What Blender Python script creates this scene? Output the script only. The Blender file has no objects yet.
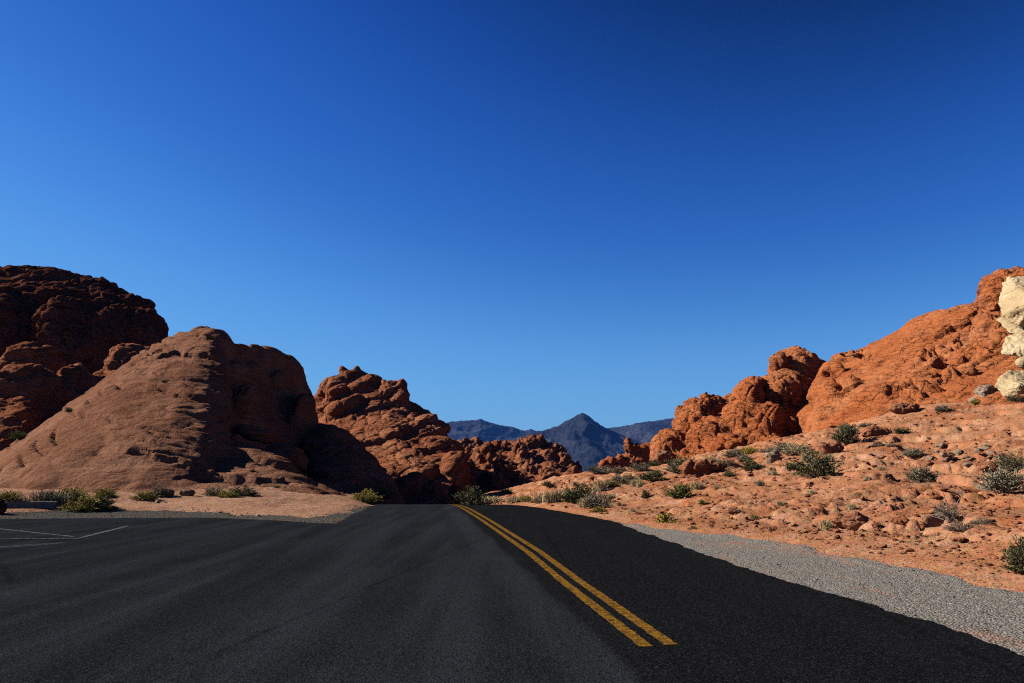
import bpy, bmesh, math, random
import numpy as np
from mathutils import Vector, Matrix
from mathutils.bvhtree import BVHTree

R = math.radians
S = bpy.context.scene
COL = S.collection
random.seed(7)

# ------------------------------------------------------------------ camera
F_PX, CX, CY, W, HGT = 804.0, 512.0, 341.5, 1024, 683
EYE = np.array([0.0, 0.0, 1.4])
PITCH = math.atan(128.5 / F_PX)
cam_d = bpy.data.cameras.new('camera')
cam = bpy.data.objects.new('camera', cam_d)
COL.objects.link(cam)
cam_d.sensor_width = 36.0
cam_d.lens = 36.0 * F_PX / W
cam_d.clip_start = 0.05
cam_d.clip_end = 20000
cam.location = EYE
cam.rotation_euler = (R(90) + PITCH, 0, 0)
S.camera = cam

# ------------------------------------------------------------------ sky, sun, exposure
SUN_EL = R(30)
SUN_DIR = Vector((-0.982 * math.cos(SUN_EL), 0.19 * math.cos(SUN_EL), math.sin(SUN_EL))).normalized()
SUN_AZ = math.atan2(SUN_DIR.x, SUN_DIR.y)
world = bpy.data.worlds.new('World')
S.world = world
world.use_nodes = True
wn = world.node_tree.nodes
wl = world.node_tree.links
sky = wn.new('ShaderNodeTexSky')
sky.sky_type = 'NISHITA'
sky.sun_disc = False
sky.sun_elevation = SUN_EL
sky.sun_rotation = SUN_AZ
sky.altitude = 700
sky.air_density = 1.0
sky.dust_density = 0.15
sky.ozone_density = 3.0
bg = wn['Background']
bg.inputs['Strength'].default_value = 0.05
EXPOSURE = 1.85
SKY_SHOWN = 1 / 2 ** EXPOSURE
# polarised, high-altitude desert sky: the Nishita sky through one tone curve per channel
sc_ = wn.new('ShaderNodeVectorMath'); sc_.operation = 'SCALE'; sc_.inputs['Scale'].default_value = 0.08
wl.new(sky.outputs[0], sc_.inputs[0])
cv = wn.new('ShaderNodeRGBCurve')
SKY_CURVES = (((0, 0), (.05, .0012), (.07, .0065), (.09, .0165), (.114, .031), (.147, .062), (.191, .104), (.305, .17), (1, .5)),
              ((0, 0), (.10, .015), (.127, .048), (.162, .100), (.2016, .155), (.25, .237), (.323, .345), (.429, .44), (1, .75)),
              ((0, 0), (.20, .12), (.238, .23), (.265, .335), (.296, .43), (.34, .53), (.38, .60), (.42, .68), (.48, .77), (1, 1)))
for ci, pts in enumerate(SKY_CURVES):
    c = cv.mapping.curves[ci]
    c.points[0].location, c.points[1].location = pts[0], pts[-1]
    for p in pts[1:-1]: c.points.new(*p)
cv.mapping.update()
wl.new(sc_.outputs[0], cv.inputs['Color'])
mn_ = wn.new('ShaderNodeVectorMath'); mn_.operation = 'MINIMUM'; mn_.inputs[1].default_value = (1.0, 1.0, 1.2)
sc2 = wn.new('ShaderNodeVectorMath'); sc2.operation = 'SCALE'; sc2.inputs['Scale'].default_value = SKY_SHOWN / 0.05
wl.new(cv.outputs[0], mn_.inputs[0])
wl.new(mn_.outputs[0], sc2.inputs[0])
wl.new(sc2.outputs[0], bg.inputs['Color'])

sun_d = bpy.data.lights.new('sun', 'SUN')
sun_d.energy = 5.0
sun_d.angle = R(0.5)
sun_d.color = (1.0, 0.92, 0.82)
sun = bpy.data.objects.new('sun', sun_d)
sun.rotation_euler = SUN_DIR.to_track_quat('Z', 'Y').to_euler()
sun.location = (-40, 20, 60)
COL.objects.link(sun)

S.view_settings.view_transform = 'Standard'
S.view_settings.look = 'None'
S.view_settings.exposure = EXPOSURE
S.view_settings.gamma = 1.0
S.cycles.use_denoising = False
S.cycles.sample_clamp_indirect = 1.5
S.cycles.pixel_filter_type = 'BLACKMAN_HARRIS'
S.cycles.filter_width = 1.15

# ------------------------------------------------------------------ noise (numpy)
def _h(ix, iy, iz, seed):
    h = (ix.astype(np.int64) * 374761393 + iy.astype(np.int64) * 668265263 + iz.astype(np.int64) * 2147483647 + seed * 144665) & 0xFFFFFFFF
    h = ((h ^ (h >> 13)) * 1274126177) & 0xFFFFFFFF
    h = ((h ^ (h >> 16)) * 2246822519) & 0xFFFFFFFF
    return (h ^ (h >> 15)) & 0xFFFFFFFF

def rnd(ix, iy, iz, seed):
    return _h(ix, iy, iz, seed).astype(np.float64) / 4294967296.0

def perlin(p, seed=0):
    i = np.floor(p)
    f = p - i
    u = f * f * f * (f * (f * 6 - 15) + 10)
    ii = i.astype(np.int64)
    out = 0
    for dx in (0, 1):
        for dy in (0, 1):
            for dz in (0, 1):
                h = _h(ii[:, 0] + dx, ii[:, 1] + dy, ii[:, 2] + dz, seed)
                gx = ((h & 1023) / 511.5) - 1
                gy = (((h >> 10) & 1023) / 511.5) - 1
                gz = (((h >> 20) & 1023) / 511.5) - 1
                d = gx * (f[:, 0] - dx) + gy * (f[:, 1] - dy) + gz * (f[:, 2] - dz)
                w = (u[:, 0] if dx else 1 - u[:, 0]) * (u[:, 1] if dy else 1 - u[:, 1]) * (u[:, 2] if dz else 1 - u[:, 2])
                out = out + w * d
    return out

def fbm(p, octaves=4, seed=0, gain=0.5, lac=2.03):
    a, s = 1.0, 0
    for o in range(octaves):
        s = s + a * perlin(p, seed + o * 17)
        p = p * lac + 13.7
        a *= gain
    return s

def worley(p, seed=0, flat=False):
    i = np.floor(p).astype(np.int64)
    f1 = np.full(len(p), 9.0)
    f2 = np.full(len(p), 9.0)
    cid = np.zeros(len(p))
    for dx in (-1, 0, 1):
        for dy in (-1, 0, 1):
            for dz in ((0,) if flat else (-1, 0, 1)):
                a, b, c = i[:, 0] + dx, i[:, 1] + dy, i[:, 2] + dz
                h = _h(a, b, c, seed)
                ex = a + (h & 1023) / 1023.0 - p[:, 0]
                ey = b + ((h >> 10) & 1023) / 1023.0 - p[:, 1]
                ez = 0 if flat else c + ((h >> 20) & 1023) / 1023.0 - p[:, 2]
                d = np.sqrt(ex * ex + ey * ey + ez * ez)
                near = d < f1
                f2 = np.where(near, f1, np.minimum(f2, d))
                cid = np.where(near, (h % 9973) / 9973.0, cid)
                f1 = np.where(near, d, f1)
    return f1, f2, cid

def sstep(a, b, x):
    t = np.clip((x - a) / (b - a), 0, 1)
    return t * t * (3 - 2 * t)

# ------------------------------------------------------------------ pixel <-> world
CP, SP = math.cos(PITCH), math.sin(PITCH)
def ray(px, py):
    a, b = (px - CX) / F_PX, (CY - py) / F_PX
    return np.array([a, CP - b * SP, SP + b * CP])
def at(px, py, Y):
    d = ray(px, py)
    return EYE + d * (Y / d[1])

def zr(y):                                   # the road climbs to a crest and drops away behind it
    y = np.asarray(y, float)
    u = np.clip(y - 28, 0, 22)
    z = -0.0018 * u * u
    z = z - 0.0792 * np.clip(y - 50, 0, 60)
    return z

def on_road(px, py):
    d = ray(px, py)
    lo = None
    for t in np.linspace(3, 60, 6000):
        p = EYE + d * t
        if p[2] <= zr(p[1]):
            return p
    return EYE + d * 42

# ------------------------------------------------------------------ scene helpers
def tag(o, label=None, cat=None, group=None, kind=None):
    if label: o['label'] = label
    if cat: o['category'] = cat
    if group: o['group'] = group
    if kind: o['kind'] = kind
    return o

def empty(name, loc):
    o = bpy.data.objects.new(name, None)
    o.empty_display_size = 0.2
    o.location = loc
    COL.objects.link(o)
    return o

def mesh_np(name, v, f, mat=None, smooth=True):
    me = bpy.data.meshes.new(name)
    v = np.asarray(v, np.float32)
    f = np.asarray(f, np.int32)
    k = f.shape[1]
    me.vertices.add(len(v))
    me.vertices.foreach_set('co', v.ravel())
    me.loops.add(f.size)
    me.loops.foreach_set('vertex_index', f.ravel())
    me.polygons.add(len(f))
    me.polygons.foreach_set('loop_start', np.arange(len(f), dtype=np.int32) * k)
    me.polygons.foreach_set('loop_total', np.full(len(f), k, np.int32))
    me.polygons.foreach_set('use_smooth', np.full(len(f), smooth, bool))
    me.update(calc_edges=True)
    me.validate()
    if mat: me.materials.append(mat)
    return me

def link(name, me, parent=None):
    o = bpy.data.objects.new(name, me)
    if parent: o.parent = parent
    COL.objects.link(o)
    return o

def grid_faces(nr, nc):
    a = np.arange(nr * nc).reshape(nr, nc)
    return np.stack([a[:-1, :-1], a[:-1, 1:], a[1:, 1:], a[1:, :-1]], -1).reshape(-1, 4)

# ------------------------------------------------------------------ materials
class NT:
    def __init__(self, name, rough=0.95, spec=0.15):
        self.m = bpy.data.materials.new(name)
        self.m.use_nodes = True
        self.t = self.m.node_tree
        self.b = self.t.nodes['Principled BSDF']
        self.b.inputs['Roughness'].default_value = rough
        self.b.inputs['Specular IOR Level'].default_value = spec
        self.geo = self.n('ShaderNodeNewGeometry')
        self.pos = self.geo.outputs['Position']
    def n(self, t, **kw):
        x = self.t.nodes.new(t)
        for k, v in kw.items(): setattr(x, k, v)
        return x
    def l(self, a, b): self.t.links.new(a, b)
    def mapping(self, scale=(1, 1, 1), rot=(0, 0, 0), src=None):
        m = self.n('ShaderNodeMapping')
        self.l(src or self.pos, m.inputs[0])
        m.inputs['Rotation'].default_value = rot
        m.inputs['Scale'].default_value = scale
        return m.outputs[0]
    def noise(self, scale, detail=4, rough=0.55, src=None, dist=0):
        x = self.n('ShaderNodeTexNoise')
        x.inputs['Scale'].default_value = scale
        x.inputs['Detail'].default_value = detail
        x.inputs['Roughness'].default_value = rough
        x.inputs['Distortion'].default_value = dist
        self.l(src or self.pos, x.inputs['Vector'])
        return x.outputs[0]
    def voronoi(self, scale, feature='F1', src=None, out=0):
        x = self.n('ShaderNodeTexVoronoi', feature=feature)
        x.inputs['Scale'].default_value = scale
        self.l(src or self.pos, x.inputs['Vector'])
        return x.outputs[out]
    def ramp(self, src, stops, interp='LINEAR'):
        x = self.n('ShaderNodeValToRGB')
        e = x.color_ramp.elements
        x.color_ramp.interpolation = interp
        e[0].position, e[1].position = stops[0][0], stops[-1][0]
        def c(v): return (v, v, v, 1) if isinstance(v, (int, float)) else (*v, 1)
        e[0].color, e[1].color = c(stops[0][1]), c(stops[-1][1])
        for p, v in stops[1:-1]:
            k = e.new(p); k.color = c(v)
        self.l(src, x.inputs[0])
        return x.outputs[0]
    def mix(self, fac, a, b, mode='MIX'):
        x = self.n('ShaderNodeMix', data_type='RGBA', blend_type=mode)
        for s, v in ((x.inputs[0], fac), (x.inputs[6], a), (x.inputs[7], b)):
            if isinstance(v, (int, float)): s.default_value = v
            elif isinstance(v, tuple): s.default_value = (*v, 1)
            else: self.l(v, s)
        return x.outputs[2]
    def math(self, op, a, b=0.0):
        x = self.n('ShaderNodeMath', operation=op)
        for s, v in ((x.inputs[0], a), (x.inputs[1], b)):
            if isinstance(v, (int, float)): s.default_value = v
            else: self.l(v, s)
        return x.outputs[0]
    def bump(self, h, strength=0.5, dist=0.1, prev=None):
        x = self.n('ShaderNodeBump')
        x.inputs['Strength'].default_value = strength
        x.inputs['Distance'].default_value = dist
        self.l(h, x.inputs['Height'])
        if prev: self.l(prev, x.inputs['Normal'])
        return x.outputs[0]
    def done(self, col, normal=None):
        if isinstance(col, tuple): self.b.inputs['Base Color'].default_value = (*col, 1)
        else: self.l(col, self.b.inputs['Base Color'])
        if normal: self.l(normal, self.b.inputs['Normal'])
        return self.m

ALB = 0.35
def rock_material(name, lo, mid, hi, varnish, var_amt=0.5, size=1.0, bed=(0.5, 0.0, 0.35), bump=1.0, crack=1.0):
    lo, mid, hi, varnish = [tuple(c * ALB for c in q) for q in (lo, mid, hi, varnish)]
    t = NT(name, 0.95, 0.0)
    big = t.noise(0.16 / size, 5, 0.6)
    base = t.ramp(big, [(0.32, lo), (0.5, mid), (0.68, hi)])
    beds = t.noise(1.0, 3, 0.6, t.mapping((0.35 / size, 0.35 / size, 4.5 / size), bed), 0.4)
    base = t.mix(t.ramp(beds, [(0.42, 0.0), (0.62, 0.55)]), base, lo)
    pale = t.noise(0.9 / size, 6, 0.7)
    base = t.mix(t.ramp(pale, [(0.55, 0.0), (0.75, 0.45)]), base, hi)
    vm = t.noise(0.35 / size, 6, 0.65, t.mapping((1, 1, 0.4), (0.3, 0.5, 0)))
    base = t.mix(t.ramp(vm, [(0.58, 0.0), (0.7, var_amt)]), base, varnish)
    grit = t.noise(9 / size, 3, 0.7)
    base = t.mix(t.ramp(grit, [(0.35, 0.35), (0.6, 0.0)]), base, tuple(c * 0.55 for c in mid))
    n1 = t.bump(t.noise(1.1 / size, 6, 0.62), 0.55 * bump, 0.5 * size)
    n2 = t.bump(beds, 0.5 * bump, 0.35 * size, n1)
    cr = t.voronoi(0.9 / size, 'DISTANCE_TO_EDGE', t.mapping((1, 1, 1.9), (0.4, 0.3, 0.2), None))
    n3 = t.bump(t.ramp(cr, [(0.0, 0.0), (0.07, 1.0)]), 0.5 * bump * crack, 0.2 * size, n2)
    wv = t.mapping((0.55 / size, 0.55 / size, 2.6 / size), bed, None)
    wn_ = t.n('ShaderNodeVectorMath', operation='ADD'); t.l(wv, wn_.inputs[0])
    nz = t.n('ShaderNodeTexNoise'); nz.inputs['Scale'].default_value = 0.8 / size; nz.inputs['Detail'].default_value = 4; t.l(t.pos, nz.inputs['Vector'])
    t.l(nz.outputs[1], wn_.inputs[1])
    cr2 = t.voronoi(1.1, 'DISTANCE_TO_EDGE', wn_.outputs[0])
    gate = t.ramp(t.noise(0.28 / size, 4, 0.6), [(0.44, 0.0), (0.58, 1.0)])
    cut = t.math('MULTIPLY', t.ramp(cr2, [(0.0, 1.0), (0.06, 0.0)]), gate)
    n3 = t.bump(t.math('SUBTRACT', 1.0, cut), 0.85 * bump * crack, 0.32 * size, n3)
    n4 = t.bump(t.noise(5.5 / size, 5, 0.75), 0.7 * bump, 0.12 * size, n3)
    return t.done(base, n4)

M = {}
M['red'] = rock_material('red_sandstone', (0.38, 0.105, 0.036), (0.50, 0.165, 0.062), (0.56, 0.23, 0.105), (0.11, 0.06, 0.05), 0.7, 1.0, (0.5, 0.0, 0.35), 0.85)
M['brown'] = rock_material('brown_sandstone', (0.27, 0.088, 0.040), (0.40, 0.152, 0.076), (0.48, 0.215, 0.118), (0.11, 0.05, 0.035), 0.6, 1.0, (0.5, 0, 0.35), 0.9)
M['dome'] = rock_material('smooth_sandstone', (0.22, 0.098, 0.058), (0.30, 0.146, 0.09), (0.40, 0.214, 0.14), (0.15, 0.062, 0.038), 0.6, 1.0, (0.05, 0.32, 0), 0.9, 0.35)
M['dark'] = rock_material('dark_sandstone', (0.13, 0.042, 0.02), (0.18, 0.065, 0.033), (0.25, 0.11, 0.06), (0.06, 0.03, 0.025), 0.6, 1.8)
M['pale'] = rock_material('pale_sandstone', (0.54, 0.39, 0.21), (0.67, 0.53, 0.31), (0.72, 0.60, 0.39), (0.50, 0.26, 0.13), 0.85, 0.6, (0.3, 0.2, 0), 0.7, 0.5)
M['grey_stone'] = rock_material('weathered_stone', (0.34, 0.19, 0.12), (0.48, 0.33, 0.24), (0.60, 0.48, 0.38), (0.14, 0.09, 0.07), 0.5, 0.35)
M['stone'] = rock_material('loose_red_stone', (0.32, 0.11, 0.05), (0.46, 0.19, 0.10), (0.54, 0.27, 0.16), (0.12, 0.06, 0.05), 0.5, 0.4)

def soil_material():
    t = NT('desert_soil', 0.98, 0.0)
    a = t.noise(0.22, 6, 0.62)
    c = t.ramp(a, [(0.3, (0.1359, 0.0466, 0.0199)), (0.48, (0.1736, 0.0713, 0.0341)), (0.7, (0.1961, 0.0973, 0.0529))])
    b = t.noise(0.75, 7, 0.7)
    c = t.mix(t.ramp(b, [(0.47, 0.0), (0.66, 0.9)]), c, (0.2114, 0.1239, 0.0749))
    w = t.noise(0.33, 6, 0.7, t.mapping((1, 1.6, 1), (0, 0, 0.5)))
    c = t.mix(t.ramp(w, [(0.66, 0.0), (0.74, 0.6)]), c, (0.2492, 0.1947, 0.1470))
    # the sand on the far side of the car park is paler and pinker
    sx = t.n('ShaderNodeSeparateXYZ'); t.l(t.pos, sx.inputs[0])
    lf = t.math('ADD', t.math('MULTIPLY', sx.outputs[0], -0.25), t.math('MULTIPLY', a, 1.0))
    c = t.mix(t.ramp(lf, [(1.0, 0.0), (1.0001, 0.0)]) if False else t.ramp(t.math('MULTIPLY', lf, 0.25), [(0.25, 0.0), (0.5, 0.85)]), c, t.ramp(b, [(0.3, (0.1359, 0.0750, 0.0479)), (0.65, (0.1773, 0.1088, 0.0733))]))
    g = t.noise(14, 3, 0.7)
    c = t.mix(t.ramp(g, [(0.34, 0.5), (0.5, 0.0)]), c, (0.0828, 0.0339, 0.0171))
    p = t.voronoi(9, 'F1', None, 1)
    c = t.mix(0.12, c, p, 'SOFT_LIGHT')
    n1 = t.bump(t.noise(2.2, 7, 0.65), 0.6, 0.25)
    n2 = t.bump(t.noise(13, 4, 0.7), 0.6, 0.06, n1)
    return t.done(c, n2)
M['soil'] = soil_material()

def gravel_material(name='grey_gravel', k=1.0):
    t = NT(name, 0.95, 0.0)
    v = t.voronoi(42, 'F1', None, 1)
    sep = t.n('ShaderNodeSeparateColor'); t.l(v, sep.inputs[0])
    c = t.ramp(sep.outputs[0], [(0.0, (0.085 * k, 0.078 * k, 0.07 * k)), (0.5, (0.125 * k, 0.115 * k, 0.102 * k)), (0.85, (0.155 * k, 0.144 * k, 0.128 * k)), (1.0, (0.24 * k, 0.225 * k, 0.205 * k))])
    r = t.noise(0.9, 5, 0.65, t.mapping((1.3, 0.35, 1), (0, 0, 0.12)))
    c = t.mix(t.ramp(r, [(0.55, 0.0), (0.68, 0.55)]), c, (0.26 * k, 0.115 * k, 0.065 * k))
    d = t.voronoi(42, 'F1', None, 0)
    big = t.voronoi(7.5, 'F1', None, 0)
    n1 = t.bump(t.ramp(big, [(0.0, 1.0), (0.6, 0.0)]), 0.35, 0.03)
    n2 = t.bump(t.ramp(d, [(0.0, 1.0), (0.7, 0.0)]), 0.8, 0.02, n1)
    return t.done(c, n2)
M['gravel'] = gravel_material('grey_gravel', 0.72)
M['verge'] = gravel_material('dark_gravel', 0.27)

def asphalt_material(name):
    t = NT(name, 0.95, 0.0)
    hd = (0, 0, -0.115)
    g = lambda v: (v * 0.88, v, v * 1.20)
    streak = t.noise(0.9, 5, 0.6, t.mapping((2.0, 0.06, 1), hd))
    blot = t.noise(0.35, 6, 0.65)
    c = t.ramp(streak, [(0.3, g(0.0050)), (0.5, g(0.0085)), (0.72, g(0.0150))])
    c = t.mix(t.ramp(blot, [(0.45, 0.0), (0.72, 0.5)]), c, g(0.0150))
    # older, greyer lane on the left of the centre line; fresher black lane on the right
    sx = t.n('ShaderNodeSeparateXYZ'); t.l(t.mapping((1, 1, 1), (0, 0, -0.115)), sx.inputs[0])
    xc = t.math('ADD', sx.outputs[0], t.math('MULTIPLY', t.noise(1.2, 4, 0.7), 0.22))
    for lo_, hi_, k_, cc in ((0.95, 1.60, 0.6, g(0.0170)), (0.0, 0.8, 0.35, g(0.0145)), (-1.5, -0.5, 0.45, g(0.0160)), (-2.7, -2.1, 0.5, g(0.0038)), (-4.6, -3.9, 0.35, g(0.0140)), (-6.2, -5.2, 0.4, g(0.0045))):
        m_ = (lo_ + hi_) / 2
        dd = t.math('DIVIDE', t.math('ABSOLUTE', t.math('SUBTRACT', xc, m_ + 0.11)), (hi_ - lo_) / 2)
        c = t.mix(t.math('MULTIPLY', t.ramp(dd, [(0.35, 1.0), (1.0, 0.0)]), t.math('MULTIPLY', t.ramp(streak, [(0.3, 0.4), (0.6, 1.0)]), k_)), c, cc)
    wob = t.math('ADD', sx.outputs[0], t.math('MULTIPLY', t.noise(0.5, 3), 0.25))
    fresh = t.ramp(t.math('MULTIPLY', t.math('ADD', wob, 2.0), 0.125), [(0.452, 0.0), (0.462, 1.0)])
    c = t.mix(t.math('MULTIPLY', fresh, 0.8), c, (0.0030, 0.0030, 0.0031))
    agg = t.voronoi(75, 'F1', None, 1)
    sep = t.n('ShaderNodeSeparateColor'); t.l(agg, sep.inputs[0])
    c = t.mix(t.ramp(sep.outputs[0], [(0.70, 0.0), (1.0, 0.5)]), c, g(0.027))
    c = t.mix(t.ramp(sep.outputs[1], [(0.6, 0.0), (1.0, 0.75)]), c, g(0.0018))
    mid = t.noise(20, 5, 0.78)
    c = t.mix(t.ramp(mid, [(0.36, 0.55), (0.48, 0.0)]), c, g(0.0018))
    c = t.mix(t.ramp(mid, [(0.54, 0.0), (0.72, 0.4)]), c, g(0.020))
    dust = t.noise(0.6, 6, 0.7, t.mapping((1, 0.5, 1), (0, 0, 0.4)))
    c = t.mix(t.ramp(dust, [(0.58, 0.0), (0.78, 0.35)]), c, g(0.021))
    cr = t.voronoi(0.22, 'DISTANCE_TO_EDGE', t.mapping((1, 0.16, 1), hd, None))
    crk = t.ramp(t.math('ADD', cr, t.math('MULTIPLY', t.noise(2.5, 5, 0.7), 0.02)), [(0.0095, 0.45), (0.0135, 0.0)])
    c = t.mix(crk, c, (0.0008, 0.0008, 0.0009))
    n1 = t.bump(t.voronoi(60, 'F1', None, 0), 0.7, 0.010)
    n2 = t.bump(mid, 0.6, 0.025, n1)
    return t.done(c, n2)
M['asphalt'] = asphalt_material('asphalt')

def paint_material(name, col, wear_lo, wear_hi):
    t = NT(name, 0.9, 0.0)
    w = t.noise(11, 6, 0.75)
    w2 = t.noise(60, 3, 0.7)
    f = t.ramp(t.math('ADD', t.math('MULTIPLY', w, 0.6), t.math('MULTIPLY', w2, 0.4)), [(wear_lo, 0.0), (wear_hi, 1.0)])
    c = t.mix(f, (0.005, 0.005, 0.005), col)
    n = t.bump(t.voronoi(60, 'F1', None, 0), 0.6, 0.008)
    return t.done(c, n)
M['yellow'] = paint_material('yellow_paint', (0.135, 0.067, 0.0085), 0.40, 0.60)
M['white'] = paint_material('worn_white_paint', (0.125, 0.129, 0.134), 0.42, 0.66)
M['chalk'] = paint_material('chalky_stain', (0.034, 0.045, 0.054), 0.44, 0.62)

def leaf_material(name, a, b, c_):
    t = NT(name, 0.85, 0.05)
    x = t.n('ShaderNodeNewGeometry')
    col = t.ramp(x.outputs['Random Per Island'], [(0.0, a), (0.55, b), (1.0, c_)])
    m = t.done(col)
    return m
M['leaf_dark'] = leaf_material('dark_olive_leaves', (0.0274, 0.0304, 0.0108), (0.0490, 0.0522, 0.0180), (0.0882, 0.0855, 0.0342))
M['leaf_green'] = leaf_material('green_leaves', (0.0392, 0.0522, 0.0108), (0.0735, 0.0902, 0.0180), (0.1372, 0.1425, 0.0360))
M['leaf_yellow'] = leaf_material('yellow_green_leaves', (0.0980, 0.0902, 0.0126), (0.1862, 0.1568, 0.0216), (0.2744, 0.2232, 0.0450))
M['leaf_grey'] = leaf_material('grey_green_leaves', (0.0686, 0.0646, 0.0405), (0.1127, 0.1045, 0.0675), (0.1764, 0.1568, 0.1035))
M['leaf_straw'] = leaf_material('dry_straw', (0.1372, 0.1045, 0.0540), (0.2254, 0.1757, 0.0945), (0.3332, 0.2660, 0.1530))
M['leaf_brown'] = leaf_material('dry_brown_twigs', (0.0686, 0.0427, 0.0270), (0.1176, 0.0760, 0.0495), (0.1862, 0.1330, 0.0900))
M['wood'] = leaf_material('grey_stems', (0.07, 0.055, 0.04), (0.11, 0.09, 0.07), (0.17, 0.14, 0.11))

# ------------------------------------------------------------------ road geometry
cl_pts = [on_road(*p) for p in ((660, 647), (572, 582), (534, 552), (486, 520.4))]
cl = [(-40.0, 5.9), (-5.0, 2.38)] if False else [(-12.0, 3.1)]
cl += [(p[1], p[0]) for p in cl_pts] + [(39.5, -2.95), (50, -5.2), (65, -9.4), (85, -16), (110, -25)]
re_pts = [on_road(*p) for p in ((1022, 658), (955, 630), (896, 612), (825, 591), (750, 569), (679, 545), (636, 530), (612, 521), (547, 509))]
ry = [(-12.0, 5.0)] + [(p[1], p[0]) for p in re_pts] + [(39.5, -0.6), (50, -2.6), (65, -6.6), (85, -13), (110, -22)]
le = [(-12.0, -1.4), (6, -2.9), (14, -3.9), (22, -4.75), (30, -5.35), (39.5, -6.5), (50, -8.6), (65, -12.6), (85, -19), (110, -28)]
def interp_sm(tab, y):
    a = np.array(tab, float)
    return np.interp(y, a[:, 0], a[:, 1])
XC = lambda y: interp_sm(cl, y)
XR = lambda y: interp_sm(ry, y)
XL = lambda y: interp_sm(le, y)
def n1d(x, s, seed): 
    x = np.asarray(x, float)
    return perlin(np.stack([x * s, x * 0 + .37, x * 0 + .61], -1), seed)
lp = [on_road(*p)[:2] for p in ((0, 519), (100, 518), (205, 517.6), (270, 520), (321, 523.5), (345, 523))]
lot_tab = [(-70, lp[0][1] - 0.5)] + [tuple(p) for p in lp] + [(-4.3, lp[-1][1] - 1.2)]
YL = lambda x: interp_sm(lot_tab, x)

def sd_poly(x, y, poly):                      # signed distance, negative inside
    P = np.array(poly, float)
    d = np.full(x.shape, 1e9)
    ins = np.zeros(x.shape, bool)
    for i in range(len(P)):
        a, b = P[i], P[(i + 1) % len(P)]
        ex, ey = b - a
        wx, wy = x - a[0], y - a[1]
        t = np.clip((wx * ex + wy * ey) / (ex * ex + ey * ey), 0, 1)
        d = np.minimum(d, np.hypot(wx - ex * t, wy - ey * t))
        c = ((a[1] <= y) & (b[1] > y)) | ((b[1] <= y) & (a[1] > y))
        with np.errstate(divide='ignore', invalid='ignore'):
            xi = a[0] + (y - a[1]) / (ey if abs(ey) > 1e-12 else 1e-12) * ex
        ins ^= c & (x < xi)
    return np.where(ins, -d, d)

ASPH = [(x, y) for y, x in ry] + [(x, y) for y, x in reversed(le) if y > 21.9] + [(x, y) for x, y in reversed(lot_tab)] + [(-70, -12)]
GRAV_R = [(3.3, -12), (3.0, 5), (2.4, 15), (2.0, 21), (0.8, 29), (1.55, 29), ] + [tuple(on_road(*p)[:2]) for p in ((606, 518), (659, 527), (778, 541), (896, 563), (1022, 589))] + [(7.1, 5), (7.6, -12)]
GRAV_L = [(-70, 23), (-14, 23.2), (-6, 21.5), (-4.2, 20), (-5, 30), (-5.8, 38)] + [tuple(on_road(*p)[:2]) for p in ((366, 505), (345, 511), (330, 515), (310, 516.5), (250, 515), (190, 511), (60, 511), (0, 514))] + [(-70, 27)]

# ------------------------------------------------------------------ terrain
ctrl = []
def C(px, py, Y): p = at(px, py, Y); ctrl.append(tuple(p))
for a in ((1024, 570, 10.7), (1024, 540, 12.6), (1024, 492, 22), (1024, 440, 31), (1024, 400, 40), (1100, 480, 20), (1200, 440, 24),
          (940, 545, 14.5), (940, 520, 17.5), (940, 480, 27.5), (940, 440, 36), (940, 408, 44),
          (850, 535, 15.7), (850, 520, 18.2), (850, 480, 27.5), (850, 445, 38), (850, 424, 47),
          (740, 525, 19.5), (740, 505, 25.5), (740, 476, 36.5), (740, 456, 50), (740, 449, 60),
          (660, 516, 23.5), (660, 500, 30), (660, 478, 46), (650, 470, 66), (690, 463, 66), (650, 474, 90),
          (595, 508, 29), (590, 495, 35), (590, 481, 50), (600, 471, 78), (600, 476, 110),
          (530, 503, 36.5), (530, 492, 52), (530, 482, 80), (500, 504, 38), (490, 498, 55),
          (100, 511, 27.5), (100, 502, 30.5), (100, 494, 36), (0, 507, 28), (0, 494, 34), (-200, 507, 28), (-200, 480, 45),
          (200, 505, 29), (200, 496, 34), (280, 500, 32), (300, 489, 40), (340, 500, 37), (340, 492, 46), (375, 503, 41)):
    C(*a)
for y in (-12, 0, 6, 12, 18, 24, 30, 36, 42, 50, 60, 80, 100):
    for x in (float(XC(y)), float(XR(y)) - 0.2, float(XL(y)) + 0.2):
        ctrl.append((x, y, float(zr(y))))
for x in (-12, -25, -50):
    for y in (-12, 0, 12, 22): ctrl.append((x, y, 0.0))
for x, y, z in ((8, -12, 0.05), (7, 0, 0.03), (6.6, 6, 0.02), (6.3, 9, 0.02), (6, 12, .03), (5.4, 15.8, .03), (14, 0, 0.9), (20, -12, 1.5), (-30, 60, .5), (-20, 90, -2), (-45, 90, -1), (0, 110, -4.5), (25, 110, -1), (50, 60, 7), (60, 90, 6)):
    ctrl.append((x, y, z))
ctrl = np.array(ctrl)
def tps_fit(P):
    n = len(P); X = P[:, :2] / 20
    r = np.linalg.norm(X[:, None] - X[None], axis=-1)
    K = np.where(r > 0, r * r * np.log(r + 1e-12), 0) + np.eye(n) * 0.004
    A = np.zeros((n + 3, n + 3)); A[:n, :n] = K
    A[:n, n] = 1; A[:n, n + 1:] = X; A[n, :n] = 1; A[n + 1:, :n] = X.T
    return np.linalg.solve(A, np.concatenate([P[:, 2], np.zeros(3)]))
TPS = tps_fit(ctrl)
CX2 = ctrl[:, :2] / 20
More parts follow.
